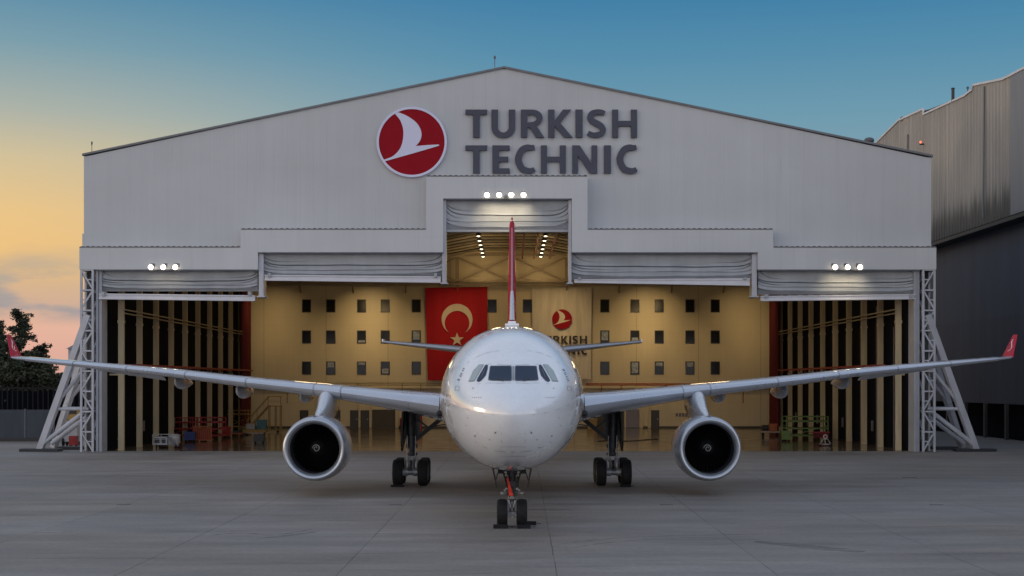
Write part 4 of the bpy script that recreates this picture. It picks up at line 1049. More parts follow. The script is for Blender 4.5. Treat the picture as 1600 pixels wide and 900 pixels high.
for s in (-1, 1):
    xs_ = [2.3,3.1,3.8,4.9,6,7.7,9.4,11,12.8,14.6,16.8,19,21.2,23.4,25.6,27.1,28.6,29.45]
    w = A(MB().loft([section(s, x, *[wint(x, k_) for k_ in range(1,6)]) for x in xs_]), 'wing', M['wing'], smooth=True, angle=50)
    w['label'] = 'wing on the '+('left' if s < 0 else 'right')+' of the photo'
    # leading edge slats: shells wrapped round the nose of the wing, split by gaps
    def slat(x0, x1, o_=.022, nm='slat'):
        rings_ = []
        for i in range(5):
            x = x0+(x1-x0)*i/4; y, z, ch_, tcc, inc = [wint(x, k_) for k_ in range(1,6)]
            ci, si = math.cos(R(inc)), math.sin(R(inc)); pts = []
            pr = [(c, t*tcc) for c, t in UPF[:7][::-1]]+[(c, -t*tcc*.9) for c, t in UPF[1:5]]
            for c, t in pr:
                dy, dz = c*ch_-.03*(1-c*6), t*ch_+.012*math.sin(math.pi*c)*ch_+(o_ if t >= 0 else -o_)
                dy, dz = dy*ci+dz*si, -dy*si+dz*ci; pts.append((s*x, y+dy, z+dz))
            inn = [(p[0], p[1]+.05, p[2]+(-.03 if p[2] > z else .03)) for p in pts[::-1]]
            rings_.append(pts+inn)
        A(MB().loft(rings_), nm, M['slat'], w, smooth=True, angle=50)
    for x0, x1 in ((3.45,8.54),(10.12,13.9),(14.0,17.6),(17.7,21.4),(21.5,25.0),(25.1,28.5)): slat(x0, x1)
    # pylon fillet section between inboard and outboard slats
    slat(8.62, 10.03, .03, 'pylon_cap')
    # flap track fairings
    for x, L, r_, off, dy_ in ((11.2,5.2,.34,.38,2.6),(14.9,4.9,.36,.50,2.2),(18.75,4.3,.33,.44,1.9),(6.5,5,.3,.3,4.0)):
        y, z, ch_ = wint(x,1), wint(x,2), wint(x,3); prof_ = []
        rg = []
        for i in range(13):
            u = i/12; rr = max(.02, math.sin(math.pi*u**.62))**.75
            rg.append([(s*x+math.cos(2*math.pi*k_/16)*r_*.8*rr, y+dy_+u*L, z-off-.10*u+math.sin(2*math.pi*k_/16)*r_*1.25*rr) for k_ in range(16)])
        A(MB().loft(rg), 'flap_track_fairing', M['wing'], w, smooth=True, angle=60)
    b = MB(); y, z = wint(22.3,1), wint(22.3,2)
    for x0, x1 in ((20.2,24.6),): b.add([(s*x0,wint(x0,1)+3.2,wint(x0,2)-.10),(s*x1,wint(x1,1)+2.6,wint(x1,2)-.12),(s*x1,wint(x1,1)+3.6,wint(x1,2)-.30),(s*x0,wint(x0,1)+4.8,wint(x0,2)-.52),(s*x0,wint(x0,1)+3.2,wint(x0,2)-.02),(s*x1,wint(x1,1)+2.6,wint(x1,2)-.04),(s*x1,wint(x1,1)+3.6,wint(x1,2)-.26),(s*x0,wint(x0,1)+4.8,wint(x0,2)-.46)], [(0,1,2,3),(4,5,6,7),(0,1,5,4),(1,2,6,5),(2,3,7,6),(3,0,4,7)])
    A(b, 'aileron', M['wing'], w)
    # winglet
    wl_ = [(29.45,36.95,6.87,2.2,.09,0,0),(29.68,37.25,6.93,2.05,.09,0,R(30))]
    A(MB().loft([section(s, *q[:6], tilt=q[6]) for q in wl_]), 'wingtip', M['wing'], w, smooth=True, angle=60)
    wlr = [(29.68,37.27,6.94,2.03,.09,0,R(45)),(29.84,37.6,7.2,1.75,.085,0,R(60)),(30.44,38.7,8.3,.80,.08,0,R(62))]
    A(MB().loft([section(s, *q[:6], tilt=q[6]) for q in wlr]), 'winglet', M['tailred'], w, smooth=True, angle=60)
    mk = MB(); pm = smooth_path([(38.75,7.32),(38.45,7.36),(38.38,7.50),(38.55,7.64),(38.8,7.78),(38.95,7.92),(38.9,8.02)], 5)
    for (y0,z0),(y1,z1) in zip(pm[:-1], pm[1:]):
        xx = lambda z: s*(29.84+(z-7.2)*.545-.085)
        mk.bar((xx(z0), y0-.15, z0), (xx(z1), y1-.15, z1), .055, .03)
    A(mk, 'winglet_mark', M['winmark'], w)
    # root landing light + root fillet
    fl_ = [(2.2,19.0),(3.0,20.0),(3.42,20.7)]
    A(MB().loft([[(s*x, y+.9*(1-math.cos(2*math.pi*i/20))*.9, 4.22+rr*math.sin(2*math.pi*i/20)) for i in range(20)] for x, y, rr in ((2.3,18.6,1.35),(2.85,19.3,1.0),(3.2,20.1,.74),(3.44,20.75,.60))]), 'root_fillet', M['nacelle'], w, smooth=True, angle=60)
    q = (s*3.42, 20.55, 3.93)
    A(MB().lathe([(-.02,.16),(.1,.19)], q, 'y', 16, close=True), 'landing_light', M['dark'], w)
    A(MB().lathe([(-.05,.05),(-.03,.12)], q, 'y', 16, close=True), 'landing_light_lens', M['glass'], w)
    b = MB(); b.bar((s*3.05,20.0,4.05), (s*3.42,20.58,4.75), .03); b.bar((s*3.42,20.58,4.75),(s*3.50,20.7,3.6),.03); A(b, 'root_seam', M['seam'], w)
    # engine
    ec = (s*9.37, 20.3, 2.27)
    outer = [(.34,1.515),(.6,1.545),(1.0,1.57),(1.5,1.585),(2.2,1.575),(3.0,1.51),(3.8,1.39),(4.6,1.2),(4.62,1.12),(4.0,1.1)]
    eng = A(MB().lathe(outer, ec, n=72), 'engine', M['nacelle'], smooth=True, angle=40, fix=False)
    eng['label'] = 'engine on the '+('left' if s < 0 else 'right')+' of the photo'
    A(MB().lathe([(.335,1.518),(.2,1.49),(.1,1.462),(.03,1.43),(0,1.385),(.02,1.325),(.08,1.265),(.18,1.21),(.30,1.175)], ec, n=72), 'intake_lip', M['lip'], eng, smooth=True, angle=60, fix=False)
    A(MB().lathe([(.305,1.173),(.6,1.15),(1.0,1.15),(1.75,1.17)], ec, n=72), 'intake_duct', M['inlet'], eng, smooth=True, fix=False)
    A(MB().lathe([(1.75,1.2),(1.76,.05)], ec, n=40), 'fan_backing', M['black'], eng, fix=False)
    fb_ = MB()
    for k_ in range(34):
        a = 2*math.pi*k_/34; v_ = []
        for rr, tw in ((.34,.10),(.75,.3),(1.18,.46)):
            for e in (-1, 1):
                aa = a+e*(.09/rr)*.6+(.04 if e > 0 else 0); v_.append((ec[0]+math.cos(aa)*rr, ec[1]+1.35+e*tw*.35, ec[2]+math.sin(aa)*rr))
        fb_.add(v_, [(0,1,3,2),(2,3,5,4)])
    A(fb_, 'fan_blades', M['blade'], eng, fix=False)
    A(MB().lathe([(.78,.012),(.82,.06),(.92,.17),(1.08,.29),(1.3,.36)], ec, n=28), 'spinner', M['black'], eng, smooth=True, fix=False)
    sw = MB(); pr = None
    for i in range(46):
        u = i/45; a = R(-20+560*u)*(1 if s < 0 else 1); rr = .035+.155*u; yy = .78+.14*(rr/.17)-.012; w_ = .014+.012*math.sin(math.pi*u)
        q = [(ec[0]+math.cos(a)*(rr+e*w_), ec[1]+yy+e*w_*.5, ec[2]+math.sin(a)*(rr+e*w_)) for e in (-1,1)]
        if pr: sw.add([pr[0],pr[1],q[1],q[0]], [(0,1,2,3)])
        pr = q
    A(sw, 'spinner_swirl', M['swirl'], eng, fix=False)
    A(MB().lathe([(3.6,.9),(4.6,.86),(5.6,.62),(5.8,.5),(6.6,.05)], ec, n=30), 'exhaust_cone', M['gearsteel'], eng, smooth=True, fix=False)
    A(curve_ := MB().lathe([(1.62,1.589),(1.64,1.589)], ec, n=60), 'cowl_seam', M['seam'], eng, fix=False)
    A(MB().box(ec[0]-.06,ec[0]+.06,ec[1]+.3,ec[1]+.5,ec[2]+1.5,ec[2]+1.535), 'cowl_vent', M['dark'], eng)
    # pylon
    py_ = []
    for y, x_w, z0, z1 in ((21.4,.08,3.72,3.84),(22.0,.20,3.6,4.00),(22.9,.26,3.5,4.24),(23.7,.31,3.45,4.56),(24.5,.40,3.4,4.92),(25.2,.42,3.4,5.08),(27,.30,3.5,5.1),(29.5,.12,3.9,4.9)):
        py_.append([(s*9.37+x_w*math.cos(2*math.pi*i/16), y, (z0+z1)/2+(z1-z0)/2*math.copysign(abs(math.sin(2*math.pi*i/16))**.6, math.sin(2*math.pi*i/16))) for i in range(16)])
    A(MB().loft(py_), 'pylon', M['nacelle'], smooth=True, angle=50)

# tail ----------------------------------------------------------
for s in (-1, 1):
    tl = [(.8,48.8,7.3,6.0,.11,0),(4,51.0,7.72,4.9,.105,0),(9.3,55.0,8.34,2.2,.10,0)]
    t_ = A(MB().loft([section(s, *q) for q in tl]), 'tailplane', M['wing'], smooth=True, angle=50)
    A(MB().box(s*9.3-.05, s*9.3+.05, 55.1, 56.8, 8.29, 8.56), 'tailplane_tip', M['white'], t_, bevel=.03)
def vsec(z, y, chord, tcc): return [( t*tcc*chord, y+c*chord, z) for c, t in UPF[::-1]]+[(-t*tcc*chord, y+c*chord, z) for c, t in UPF[1:-1]]
fin = A(MB().loft([vsec(7.2,43.5,10.0,.055), vsec(8.2,45.5,8.4,.072), vsec(12,49.2,6.2,.088), vsec(16.7,53.4,3.2,.115), vsec(16.9,53.8,2.8,.08)]), 'tail_fin', M['tailred'], smooth=True, angle=60)
def lesec(z, y, w): return [(w,y+.20,z),(w*.8,y+.02,z),(0,y-.10,z),(-w*.8,y+.02,z),(-w,y+.20,z),(0,y+.4,z)]
A(MB().loft([lesec(9.6,46.8,.09), lesec(11.5,48.7,.075), lesec(16.3,53.05,.05)]), 'fin_leading_edge', M['lip'], fin, smooth=True)
A(MB().loft([lesec(9.55,46.7,.17), lesec(11.0,48.1,.15), lesec(11.6,48.78,.10)]), 'fin_fairing', M['nacelle'], fin, smooth=True)
A(MB().box(-.06,.06,53.2,53.5,16.9,17.05), 'fin_cap', M['tailred'], fin)

# landing gear ---------------------------------------------------
def wheel_prof(r, w, hubr):
    return [(-w*.30,.04),(-w*.32,hubr*.5),(-w*.42,hubr*.9),(-w*.44,hubr),(-w*.50,hubr*1.15),(-w*.5,r*.80),(-w*.44,r*.93),(-w*.28,r*.985),(0,r),(w*.28,r*.985),(w*.44,r*.93),(w*.5,r*.80),(w*.5,hubr*1.15),(w*.44,hubr),(w*.42,hubr*.9),(w*.32,hubr*.5),(w*.30,.04)]
def wheel(parent, x, y, r, w, hubr):
    pr = wheel_prof(r, w, hubr); b = MB(); k0 = 4; k1 = len(pr)-4
    b.lathe(pr[k0-1:k1], (x, y, r-.01), 'x', 40, 0)
    b.lathe(pr[:k0], (x, y, r-.01), 'x', 40, 1); b.lathe(pr[k1-1:], (x, y, r-.01), 'x', 40, 1)
    for g in (-.22,-.08,.08,.22): b.lathe([(w*g-.012, r*.996),(w*g, r*1.004),(w*g+.012, r*.996)], (x, y, r-.01), 'x', 40, 0)
    A(b, 'wheel', [M['tyre'], M['hub']], parent, smooth=True, angle=45, fix=False)
YN = 6.67
b = MB()
b.cyl((0,YN,1.5),(0,YN-.12,2.35),.30); b.cyl((0,YN,.55),(0,YN,1.0),.20); b.cyl((0,YN,.95),(0,YN,1.55),.30)
b.cyl((-.28,YN,.515),(.28,YN,.515),.14,n=12)
ng = A(b, 'nose_gear', M['geardark'], smooth=True)
A(MB().cyl((0,YN-.04,.60),(0,YN-.04,1.12),.17).cyl((0,YN-.02,1.06),(0,YN-.02,1.16),.30), 'shock_piston', M['silver'], ng, smooth=True)
A(MB().cyl((-.19,YN-.18,.55),(.19,YN-.18,.55),.07,n=10).bar((-.13,YN-.22,1.0),(-.05,YN-.30,.72),.05).bar((.13,YN-.22,1.0),(.05,YN-.30,.72),.05).box(-.16,.16,YN-.30,YN-.12,.46,.52).bar((-.06,YN-.3,.5),(0,YN-.34,.36),.06).bar((.06,YN-.3,.5),(0,YN-.34,.36),.06), 'torque_link', M['gearsteel'], ng)
b = MB()
b.cyl((-.42,YN-.05,2.12),(.42,YN-.05,2.12),.09,n=10); b.cyl((0,YN-.1,2.3),(0,YN+1.9,2.35),.12,n=10); b.cyl((-.2,YN-.12,2.05),(.2,YN-.12,2.05),.2,n=12)
for s in (-1,1):
    b.bar((s*.12,YN-.08,1.35),(s*.36,YN-.05,2.15),.06); b.cyl((s*.20,YN-.24,1.45),(s*.20,YN-.24,1.9),.09,n=10); b.box(s*.42-.09,s*.42+.09,YN-.2,YN-.05,2.0,2.2); b.cyl((s*.25,YN-.15,1.98),(s*.5,YN-.2,2.24),.04,n=8)
    b.cyl((s*.1,YN-.17,1.1),(s*.13,YN-.17,2.0),.035,n=8)
b.box(-.16,.16,YN-.3,YN-.16,1.52,1.72); b.box(-.2,.2,YN-.26,YN-.14,1.18,1.3)
A(b, 'gear_linkage', M['dark'], ng)
for s in (-1,1):
    for xx, zz_, r_ in ((.20,1.44,.055),(.27,1.38,.05),(.37,1.27,.065)):
        A(MB().lathe([(-.05,.01),(-.04,r_*.8),(0,r_),(.06,r_*.7)], (s*xx, YN-.30, zz_), 'y', 14).bar((s*xx,YN-.25,zz_),(s*.08,YN-.15,zz_+.03),.03), 'taxi_light', M['silver'], ng, smooth=True)
    g = MB().add([(s*.53,YN-1.2,2.3),(s*.53,YN+.1,2.22),(s*.78,YN-1.1,2.3-.02),(s*.70,YN-.9,1.84),(s*.53,YN-.9,1.55),(s*.50,YN+.3,1.55)], [(0,1,5,4,3,2)])
    bd = MB()
    ptsd = [(YN-1.0,2.42),(YN+.7,2.3),(YN+.6,1.75),(YN-.3,1.5),(YN-.85,1.7)]
    n_ = len(ptsd); top_x = s*.72
    vv = [(s*(.56+(z-1.5)*.20)+o, y, z) for o in (0, s*.03) for y, z in ptsd]
    bd.add(vv, [tuple(range(n_)), tuple(range(n_,2*n_))[::-1]]+[(i, n_+i, n_+(i+1)%n_, (i+1)%n_) for i in range(n_)])
    A(bd, 'nose_gear_door', M['geardark'], ng)
    A(MB().bar((s*.50,YN-.4,2.2),(s*.30,YN-.1,2.1),.05).bar((s*.45,YN-.6,2.3),(s*.60,YN-.6,1.8),.04), 'door_link', M['dark'], ng)
    wheel(ng, s*.37, YN, .525, .40, .24)
A(MB().box(-.52,.52,YN-1.1,YN+2.2,2.16,2.2), 'wheel_bay', M['black'], ng)
YM = 28.9
for s in (-1, 1):
    cxm = s*5.34
    b = MB(); b.cyl((cxm,YM,.7),(cxm,YM,2.2),.34); b.cyl((cxm,YM,1.9),(cxm+s*.1,YM+.2,4.3),.5)
    b.bar((cxm,YM-1.05,.7),(cxm,YM+1.05,.7),.26,.30); b.cyl((cxm,YM-.02,1.95),(cxm,YM-.02,2.15),.62); b.cyl((cxm,YM-.02,1.55),(cxm,YM-.02,1.68),.62)
    mg = A(b, 'main_gear', M['geardark'], smooth=True)
    mg['label'] = 'main landing gear on the '+('left' if s < 0 else 'right')+' of the photo'
    b = MB()
    for y in (YM-.99, YM+.99): A(MB().cyl((cxm-.62,y,.7),(cxm+.62,y,.7),.2,n=12), 'axle', M['gearsteel'], mg, smooth=True)
    for q in (-1,1):
        b.bar((cxm+q*.16,YM-.3,1.5),(cxm+q*.1,YM-.75,1.0),.09); b.bar((cxm+q*.1,YM-.75,1.0),(cxm+q*.2,YM-.95,.7),.09); b.cyl((cxm+q*.3,YM-1.0,.72),(cxm+q*.34,YM-.2,1.4),.06,n=8)
        b.cyl((cxm+q*.22,YM-.28,1.2),(cxm+q*.22,YM-.28,2.6),.07,n=8); b.lathe([(-.15,.2),(.15,.2)],(cxm+q*.28,YM-.99,.7),'x',14,close=True)
    b.box(cxm-.22,cxm+.22,YM-.4,YM-.2,1.3,1.5)
    A(b, 'gear_linkage', M['gearsteel'], mg, smooth=True)
    b = MB(); b.bar((cxm-s*.1,YM,2.3),(cxm-s*1.75,YM+.1,3.65),.22); b.bar((cxm-s*.9,YM,3.0),(cxm-s*.25,YM,3.5),.09); b.bar((cxm-s*1.75,YM+.1,3.6),(cxm-s*.9,YM+.3,4.0),.14); b.bar((cxm-s*1.1,YM-.1,3.1),(cxm-s*1.9,YM-.1,3.2),.06)
    A(b, 'side_brace', M['dark'], mg)
    dr = MB(); pts = [(YM-1.0,4.2),(YM+1.3,4.3),(YM+1.2,2.1),(YM+.2,1.75),(YM-.7,2.3)]; vv = [(cxm+s*(.35+(4.2-z)*.06)+o, y, z) for o in (0, s*.09) for y, z in pts]
    dr.add(vv, [tuple(range(5)), tuple(range(5,10))[::-1]]+[(i,5+i,5+(i+1)%5,(i+1)%5) for i in range(5)]); dr.box(cxm-.42, cxm+.42, YM+.3, YM+.42, 2.55, 4.3)
    dr.add([(cxm+s*.30,YM+.28,2.55),(cxm+s*.62,YM+.28,2.55),(cxm+s*.52,YM+.28,1.75),(cxm+s*.30,YM+.36,2.55),(cxm+s*.62,YM+.36,2.55),(cxm+s*.52,YM+.36,1.75)], [(0,1,2),(5,4,3),(0,3,4,1),(1,4,5,2),(2,5,3,0)])
    A(dr, 'main_gear_door', M['geardark'], mg)
    for y in (YM-.99, YM+.99):
        for q in (-1, 1): wheel(mg, cxm+q*.66, y, .70, .53, .33)
# things at the wheels
def chock(x, y, L, lab, w=.6, h=.2):
    t = thing('wheel_chock', lab, 'chock', (x, y, 0), 'wheel chocks')
    MB().prism_x([(-.18,0),(.18,0),(.05,h),(-.05,h)], -w/2, w/2).build('chock_block', M['black'], t, bevel=.015)
    MB().cyl((w/2,0,.06),(w/2+.18,.1,.05),.03,n=8).build('chock_rope', M['dark'], t)
chock(-.42, NZ+YN-.62, .3, 'black chock in front of the left nose wheel', .55, .14)
chock(.44, NZ+YN-.66, .3, 'black chock in front of the right nose wheel', .5, .14)
chock(.62, NZ+YN+.62, .3, 'black chock behind the right nose wheel', .6, .14)
chock(-5.95, NZ+YM-1.85, .3, 'black chock at the outer wheel of the left main gear', .7, .10)
chock(5.9, NZ+YM-1.85, .3, 'black chock at the outer wheel of the right main gear', .55, .12)
rb = thing('warning_ribbon', 'long red warning streamer tied to the nose gear', 'streamer', (-.1, NZ+YN-.33, 1.1))
b = MB(); pr = None
for i in range(14):
    u = i/13; z = .70-.62*u; x = -.06+.13*u; ww = .03+.05*u; y = .02*math.sin(u*9)
    q = [(x-ww, y-.02, z), (x+ww, y+.02*math.cos(u*8), z), (x+ww, y+.03, z), (x-ww, y, z)]
    if pr: b.add(pr+q, [(0,1,5,4),(1,2,6,5),(2,3,7,6),(3,0,4,7)])
    pr = q
b.build('ribbon_cloth', M['ribbon'], rb, smooth=True)
MB().lathe([(-.02,.04),(.02,.04)], (-.06,0,.72), 'y', 12, close=True).build('steering_pin', M['ribbon'], rb)

# ------------------------------------------------------------------ slots and scraps on the apron
for px, py, w_, lb in ((193,788.5,24,'leftmost'),(618,789,24,'second from the left'),(1041,789,25,'third from the left'),(1463,789,25,'rightmost')):
    d = CAMZ*F/(py-598)
    t = thing('ground_slot', 'dark iron slot in the concrete, '+lb+' of the near row', 'ground slot', (XX(px,d), d, .004), 'slots in the concrete')
    MB().box(-.34,.34,-.11,.11,0,.006).build('slot_frame', M['jamb'], t); MB().box(-.31,.31,-.08,.08,.0065,.010).build('slot_opening', M['black'], t)
d = CAMZ*F/(746.5-598); t = thing('ground_slot', 'dark iron slot in the concrete far right beyond the engine', 'ground slot', (XX(1421,d), d, .004), 'slots in the concrete')
MB().box(-.5,.5,-.2,.2,0,.006).build('slot_frame', M['jamb'], t); MB().box(-.46,.46,-.15,.15,.0065,.010).build('slot_opening', M['black'], t)
d = CAMZ*F/(831-598); tag(MB().add([(XX(58,d),d-.05,.006),(XX(96,d),d-.12,.006),(XX(97,d),d+.02,.006),(XX(60,d),d+.06,.006)],[(0,1,2,3)]).build('paint_mark', M['whitep'], fix=False), 'short worn white paint dash on the concrete at the left', 'paint mark')
# arcs of tyre rubber, lower right and centre left
def skid(pts, w, lab):
    pr = None; b = MB(); p = smooth_path([(XX(x, CAMZ*F/(y-598)), CAMZ*F/(y-598)) for x, y in pts], 8)
    for i, (x, y) in enumerate(p):
        a = p[max(i-1,0)]; c = p[min(i+1,len(p)-1)]; l = math.hypot(c[0]-a[0], c[1]-a[1]) or 1; nx, ny = -(c[1]-a[1])/l*w/2, (c[0]-a[0])/l*w/2; k_ = math.sin(math.pi*(i+.5)/(len(p)+1))**.4
        q = [(x-nx*k_, y-ny*k_, .004), (x+nx*k_, y+ny*k_, .004)]
        if pr: b.add([pr[0], pr[1], q[1], q[0]], [(0,1,2,3)])
        pr = q
    o = b.build('tyre_mark', M['skid'], fix=False); tag(o, lab, 'tyre mark', 'tyre marks on the concrete')
m = mat('tyre_rubber_film', (.10,.10,.10), .7); t = NT(m)
tr_ = t.n('ShaderNodeBsdfTransparent'); mx = t.n('ShaderNodeMixShader'); out = [q for q in t.t.nodes if q.type == 'OUTPUT_MATERIAL'][0]
t.l(t.map(t.noise(1.6, (.5,2,1), 5, .7), .38, .7, 0, .55), mx.inputs[0]); t.l(tr_.outputs[0], mx.inputs[1]); t.l(t.b.outputs[0], mx.inputs[2]); t.l(mx.outputs[0], out.inputs[0]); M['skid'] = m
skid([(870,851),(950,842),(1030,838),(1110,836),(1200,835),(1290,837)], .16, 'upper of two long curved tyre marks right of the nose gear')
skid([(880,858),(950,848),(1030,842),(1100,840),(1150,840)], .13, 'lower of two long curved tyre marks right of the nose gear')
skid([(330,836),(380,833),(430,836),(490,827)], .2, 'broad smudged tyre mark left of the nose gear')
skid([(1180,846),(1240,852),(1300,858),(1350,862)], .9, 'wide dark rubber smear at the lower right')
skid([(400,842),(450,837),(492,831)], .3, 'short tyre smudge under the left engine')

# ------------------------------------------------------------------ workshop equipment in the hangar
def gd(py): return CAMZ*F/(py-598)
def eq(name, label, cat, px, py, group=None, rz=0): d = gd(py); return thing(name, label, cat, (XX(px,d), d, .007), group, rz)
def wheels4(t, w, l, r=.1):
    for x in (-w, w):
        for y in (-l, l): MB().lathe([(-.04,r*.5),(-.04,r),(.04,r),(.04,r*.5)], (x,y,r), 'x', 12, close=True).build('wheel', M['black'], t)
# tool carts
def cart(px, py, w, h, m, lab):
    t = eq('tool_cart', lab, 'tool cart', px, py); b = MB().box(-w/2,w/2,-.3,.3,.18,h)
    b.build('cabinet', m, t, bevel=.02)
    for i in range(4): z0 = .24+(h-.34)*i/4; MB().box(-w/2+.04,w/2-.04,-.33,-.302,z0,z0+(h-.34)/4-.04).build('drawer', m, t)
    MB().cyl((w/2+.06,-.25,h-.1),(w/2+.06,.25,h-.1),.04,n=8).bar((w/2,-.25,h-.1),(w/2+.06,-.25,h-.1),.03).bar((w/2,.25,h-.1),(w/2+.06,.25,h-.1),.03).build('handle', M['dark'], t); wheels4(t, w/2-.1, .22, .09)
cart(217, 693.5, .75, 1.25, M['red'], 'red tool cabinet on castors beside the second left column')
cart(353.5, 684, .8, 1.1, M['red'], 'red tool cabinet near the left rear corner')
cart(1368, 693, .6, 1.15, M['red'], 'red tool cabinet by the right wall column')
cart(115, 699, .65, .95, M['red'], 'red wheeled bin beside the left lattice tower outside')
cart(297, 691, .95, .95, M['blue'], 'dark blue cabinet behind the silver machine')
# silver ground power unit with tow bar
t = eq('ground_power_unit', 'silver wheeled ground unit with open frame at the left door', 'ground unit', 262, 700)
MB().box(-1.0,.1,-.5,.5,.3,.95).build('unit_body', M['silver'], t, bevel=.04)
MB().box(.15,.95,-.45,.45,.35,1.1).build('rear_body', M['whitep'], t, bevel=.04)
for x in (-.75,-.25): MB().box(x-.2,x+.2,-.53,-.503,.42,.82).build('grille', M['dark'], t)
b = MB()
for z in (.3, .75, 1.15): b.bar((-1.1,-.55,z),(1.0,-.55,z),.05)
for x in (-1.1,-.4,.3,1.0): b.bar((x,-.55,.3),(x,-.55,1.15),.05)
b.build('guard_rail', M['silver'], t); MB().bar((.35,-.55,.9),(1.1,-.9,.2),.09).bar((.2,-.55,.9),(.8,-.9,.2),.09).build('tow_bar', M['silver'], t); wheels4(t, .8, .45, .18)
# work stands: rails and decks
def stand(px, py, w, h, dep, m, lab, decks=2, cat='work stand', bars=5, name='work_stand'):
    t = eq(name, lab, cat, px, py)
    for i in range(decks): z = .35+(h-.9)*(i+.0)/max(1, decks-1) if decks > 1 else h-.9; MB().box(-w/2,w/2,-dep/2,dep/2,z,z+.12).build('deck', m, t)
    for x in (-w/2,w/2):
        for y in (-dep/2,dep/2): MB().bar((x,y,.15),(x,y,h),.09).build('leg', m, t)
    b = MB()
    for z in (h-.05, h-.45):
        for y in (-dep/2,dep/2): b.bar((-w/2,y,z),(w/2,y,z),.07)
    for i in range(bars): x = -w/2+w*(i+.5)/bars; b.bar((x,-dep/2,h-.9),(x,-dep/2,h),.045)
    b.build('guard_rail', m, t); b = MB()
    b.bar((-w/2,-dep/2-.02,.3),(w/2,-dep/2-.02,h-.9),.06); b.bar((w/2,dep/2+.02,.3),(-w/2,dep/2+.02,h-.9),.06); b.build('cross_brace', m, t)
    wheels4(t, w/2, dep/2, .14); return t
stand(284, 686, 2.5, 2.1, 1.6, M['red'], 'red work stand left of the orange stacking cage', 3)
stand(331, 687, 2.3, 2.15, 1.6, M['red'], 'red work stand right of the orange stacking cage', 3)
t = eq('stacking_cage', 'orange slatted cage between the red work stands', 'cage', 318, 690)
b = MB()
for i in range(9): b.box(-.75+i*.18,-.68+i*.18,-.4,-.34,.2,1.35)
b.build('slats', M['orange'], t); MB().box(-.85,.85,-.42,.42,.1,.2).box(-.85,.85,-.42,-.3,1.35,1.45).box(-.85,-.78,-.42,-.3,.2,1.35).box(.78,.85,-.42,-.3,.2,1.35).build('cage_frame', M['orange'], t); MB().box(-.7,.7,-.3,.35,.21,1.1).build('load', M['red'], t)
t = eq('low_trolley', 'low orange trolley with a dark load near the stairs', 'trolley', 371, 683); MB().box(-.5,.5,-.35,.35,.3,.42).build('deck', M['orange'], t); MB().box(-.4,.4,-.25,.25,.43,.6).build('load', M['dark'], t); wheels4(t, .4, .3, .14)
# yellow access stairs
t = eq('access_stairs', 'tall yellow-brown access stairs at the left of the back wall', 'stairs', 420, 676)
h = 2.9; b = MB()
for i in range(11): u = i/10; b.box(-2.3+u*2.3-.12,-2.3+u*2.3+.12,-.4,.4,.35+u*(h-.35)-.03,.35+u*(h-.35)+.03)
b.build('treads', M['yellow'], t)
MB().bar((-2.4,-.42,.2),(0,-.42,h),.14).bar((-2.4,.42,.2),(0,.42,h),.14).build('stringer', M['yellow'], t)
MB().bar((-2.4,-.45,1.2),(0,-.45,h+1.0),.07).bar((-2.4,.45,1.2),(0,.45,h+1.0),.07).bar((0,-.45,h+1),(1.35,-.45,h+1),.07).bar((0,-.45,h+.5),(1.35,-.45,h+.5),.05).bar((1.35,-.45,h),(1.35,-.45,h+1),.07).bar((0,-.45,h),(0,-.45,h+1),.07).bar((0,.45,h+1),(1.35,.45,h+1),.07).bar((-1.2,-.45,h/2),(-1.2,-.45,h/2+1.1),.06).build('handrail', M['yellow'], t)
MB().box(0,1.4,-.5,.5,h-.08,h).build('platform', M['yellow'], t)
for x in (.05,.75,1.3):
    for y in (-.42,.42): MB().bar((x,y,.12),(x,y,h-.08),.09).build('leg', M['yellow'], t)
wheels4(t, 1.0, .42, .12)
t = eq('service_machine', 'teal and white boxy machine under the yellow stairs', 'machine', 399, 680); MB().box(-1.2,1.2,-.5,.5,.3,.6).build('chassis', M['yellow'], t); MB().box(.2,1.15,-.45,.45,.61,1.6).build('cabinet', M['teal'], t, bevel=.03); MB().box(-.9,.0,-.4,.4,.61,1.2).build('drum_housing', M['whitep'], t, bevel=.05); MB().box(-1.0,1.0,-.56,-.503,.18,.28).build('bumper', M['whitep'], t); wheels4(t, .9, .42, .16)
# right side
stand(1258, 687, 3.9, 2.25, 2.0, M['green'], 'green work platform with railings at the right of the hangar', 3, 'work platform', 3, 'work_platform')
t = eq('hose_trolley', 'small white tubular trolley with a red disc at the right door', 'trolley', 1289, 697)
MB().bar((-.45,-.2,.15),(.45,-.2,.15),.05).bar((-.45,-.2,.15),(-.2,-.2,.6),.05).bar((.45,-.2,.15),(.2,-.2,.6),.05).bar((-.2,-.2,.6),(.2,-.2,.6),.05).bar((-.45,.2,.15),(.45,.2,.15),.05).bar((-.45,-.2,.15),(-.45,.2,.15),.05).bar((.45,-.2,.15),(.45,.2,.15),.05).build('tube_frame', M['whitep'], t)
MB().lathe([(-.05,.02),(-.05,.2),(.05,.2)], (0,-.1,.8), 'y', 18, close=True).build('red_disc', M['red'], t); MB().lathe([(-.06,.12),(-.055,.2)], (0,-.1,.8), 'y', 18).build('white_rim', M['whitep'], t); MB().bar((0,-.1,.15),(0,-.1,.65),.05).build('stem', M['whitep'], t); wheels4(t, .4, .2, .1)
t = eq('flat_cart', 'red flat cart behind the white trolley', 'cart', 1283, 689); MB().box(-.75,.75,-.4,.4,.75,.85).build('cart_top', M['red'], t); MB().box(-.65,.65,-.35,.35,.3,.74).build('cart_body', M['redcloth'], t); wheels4(t, .6, .32, .16)
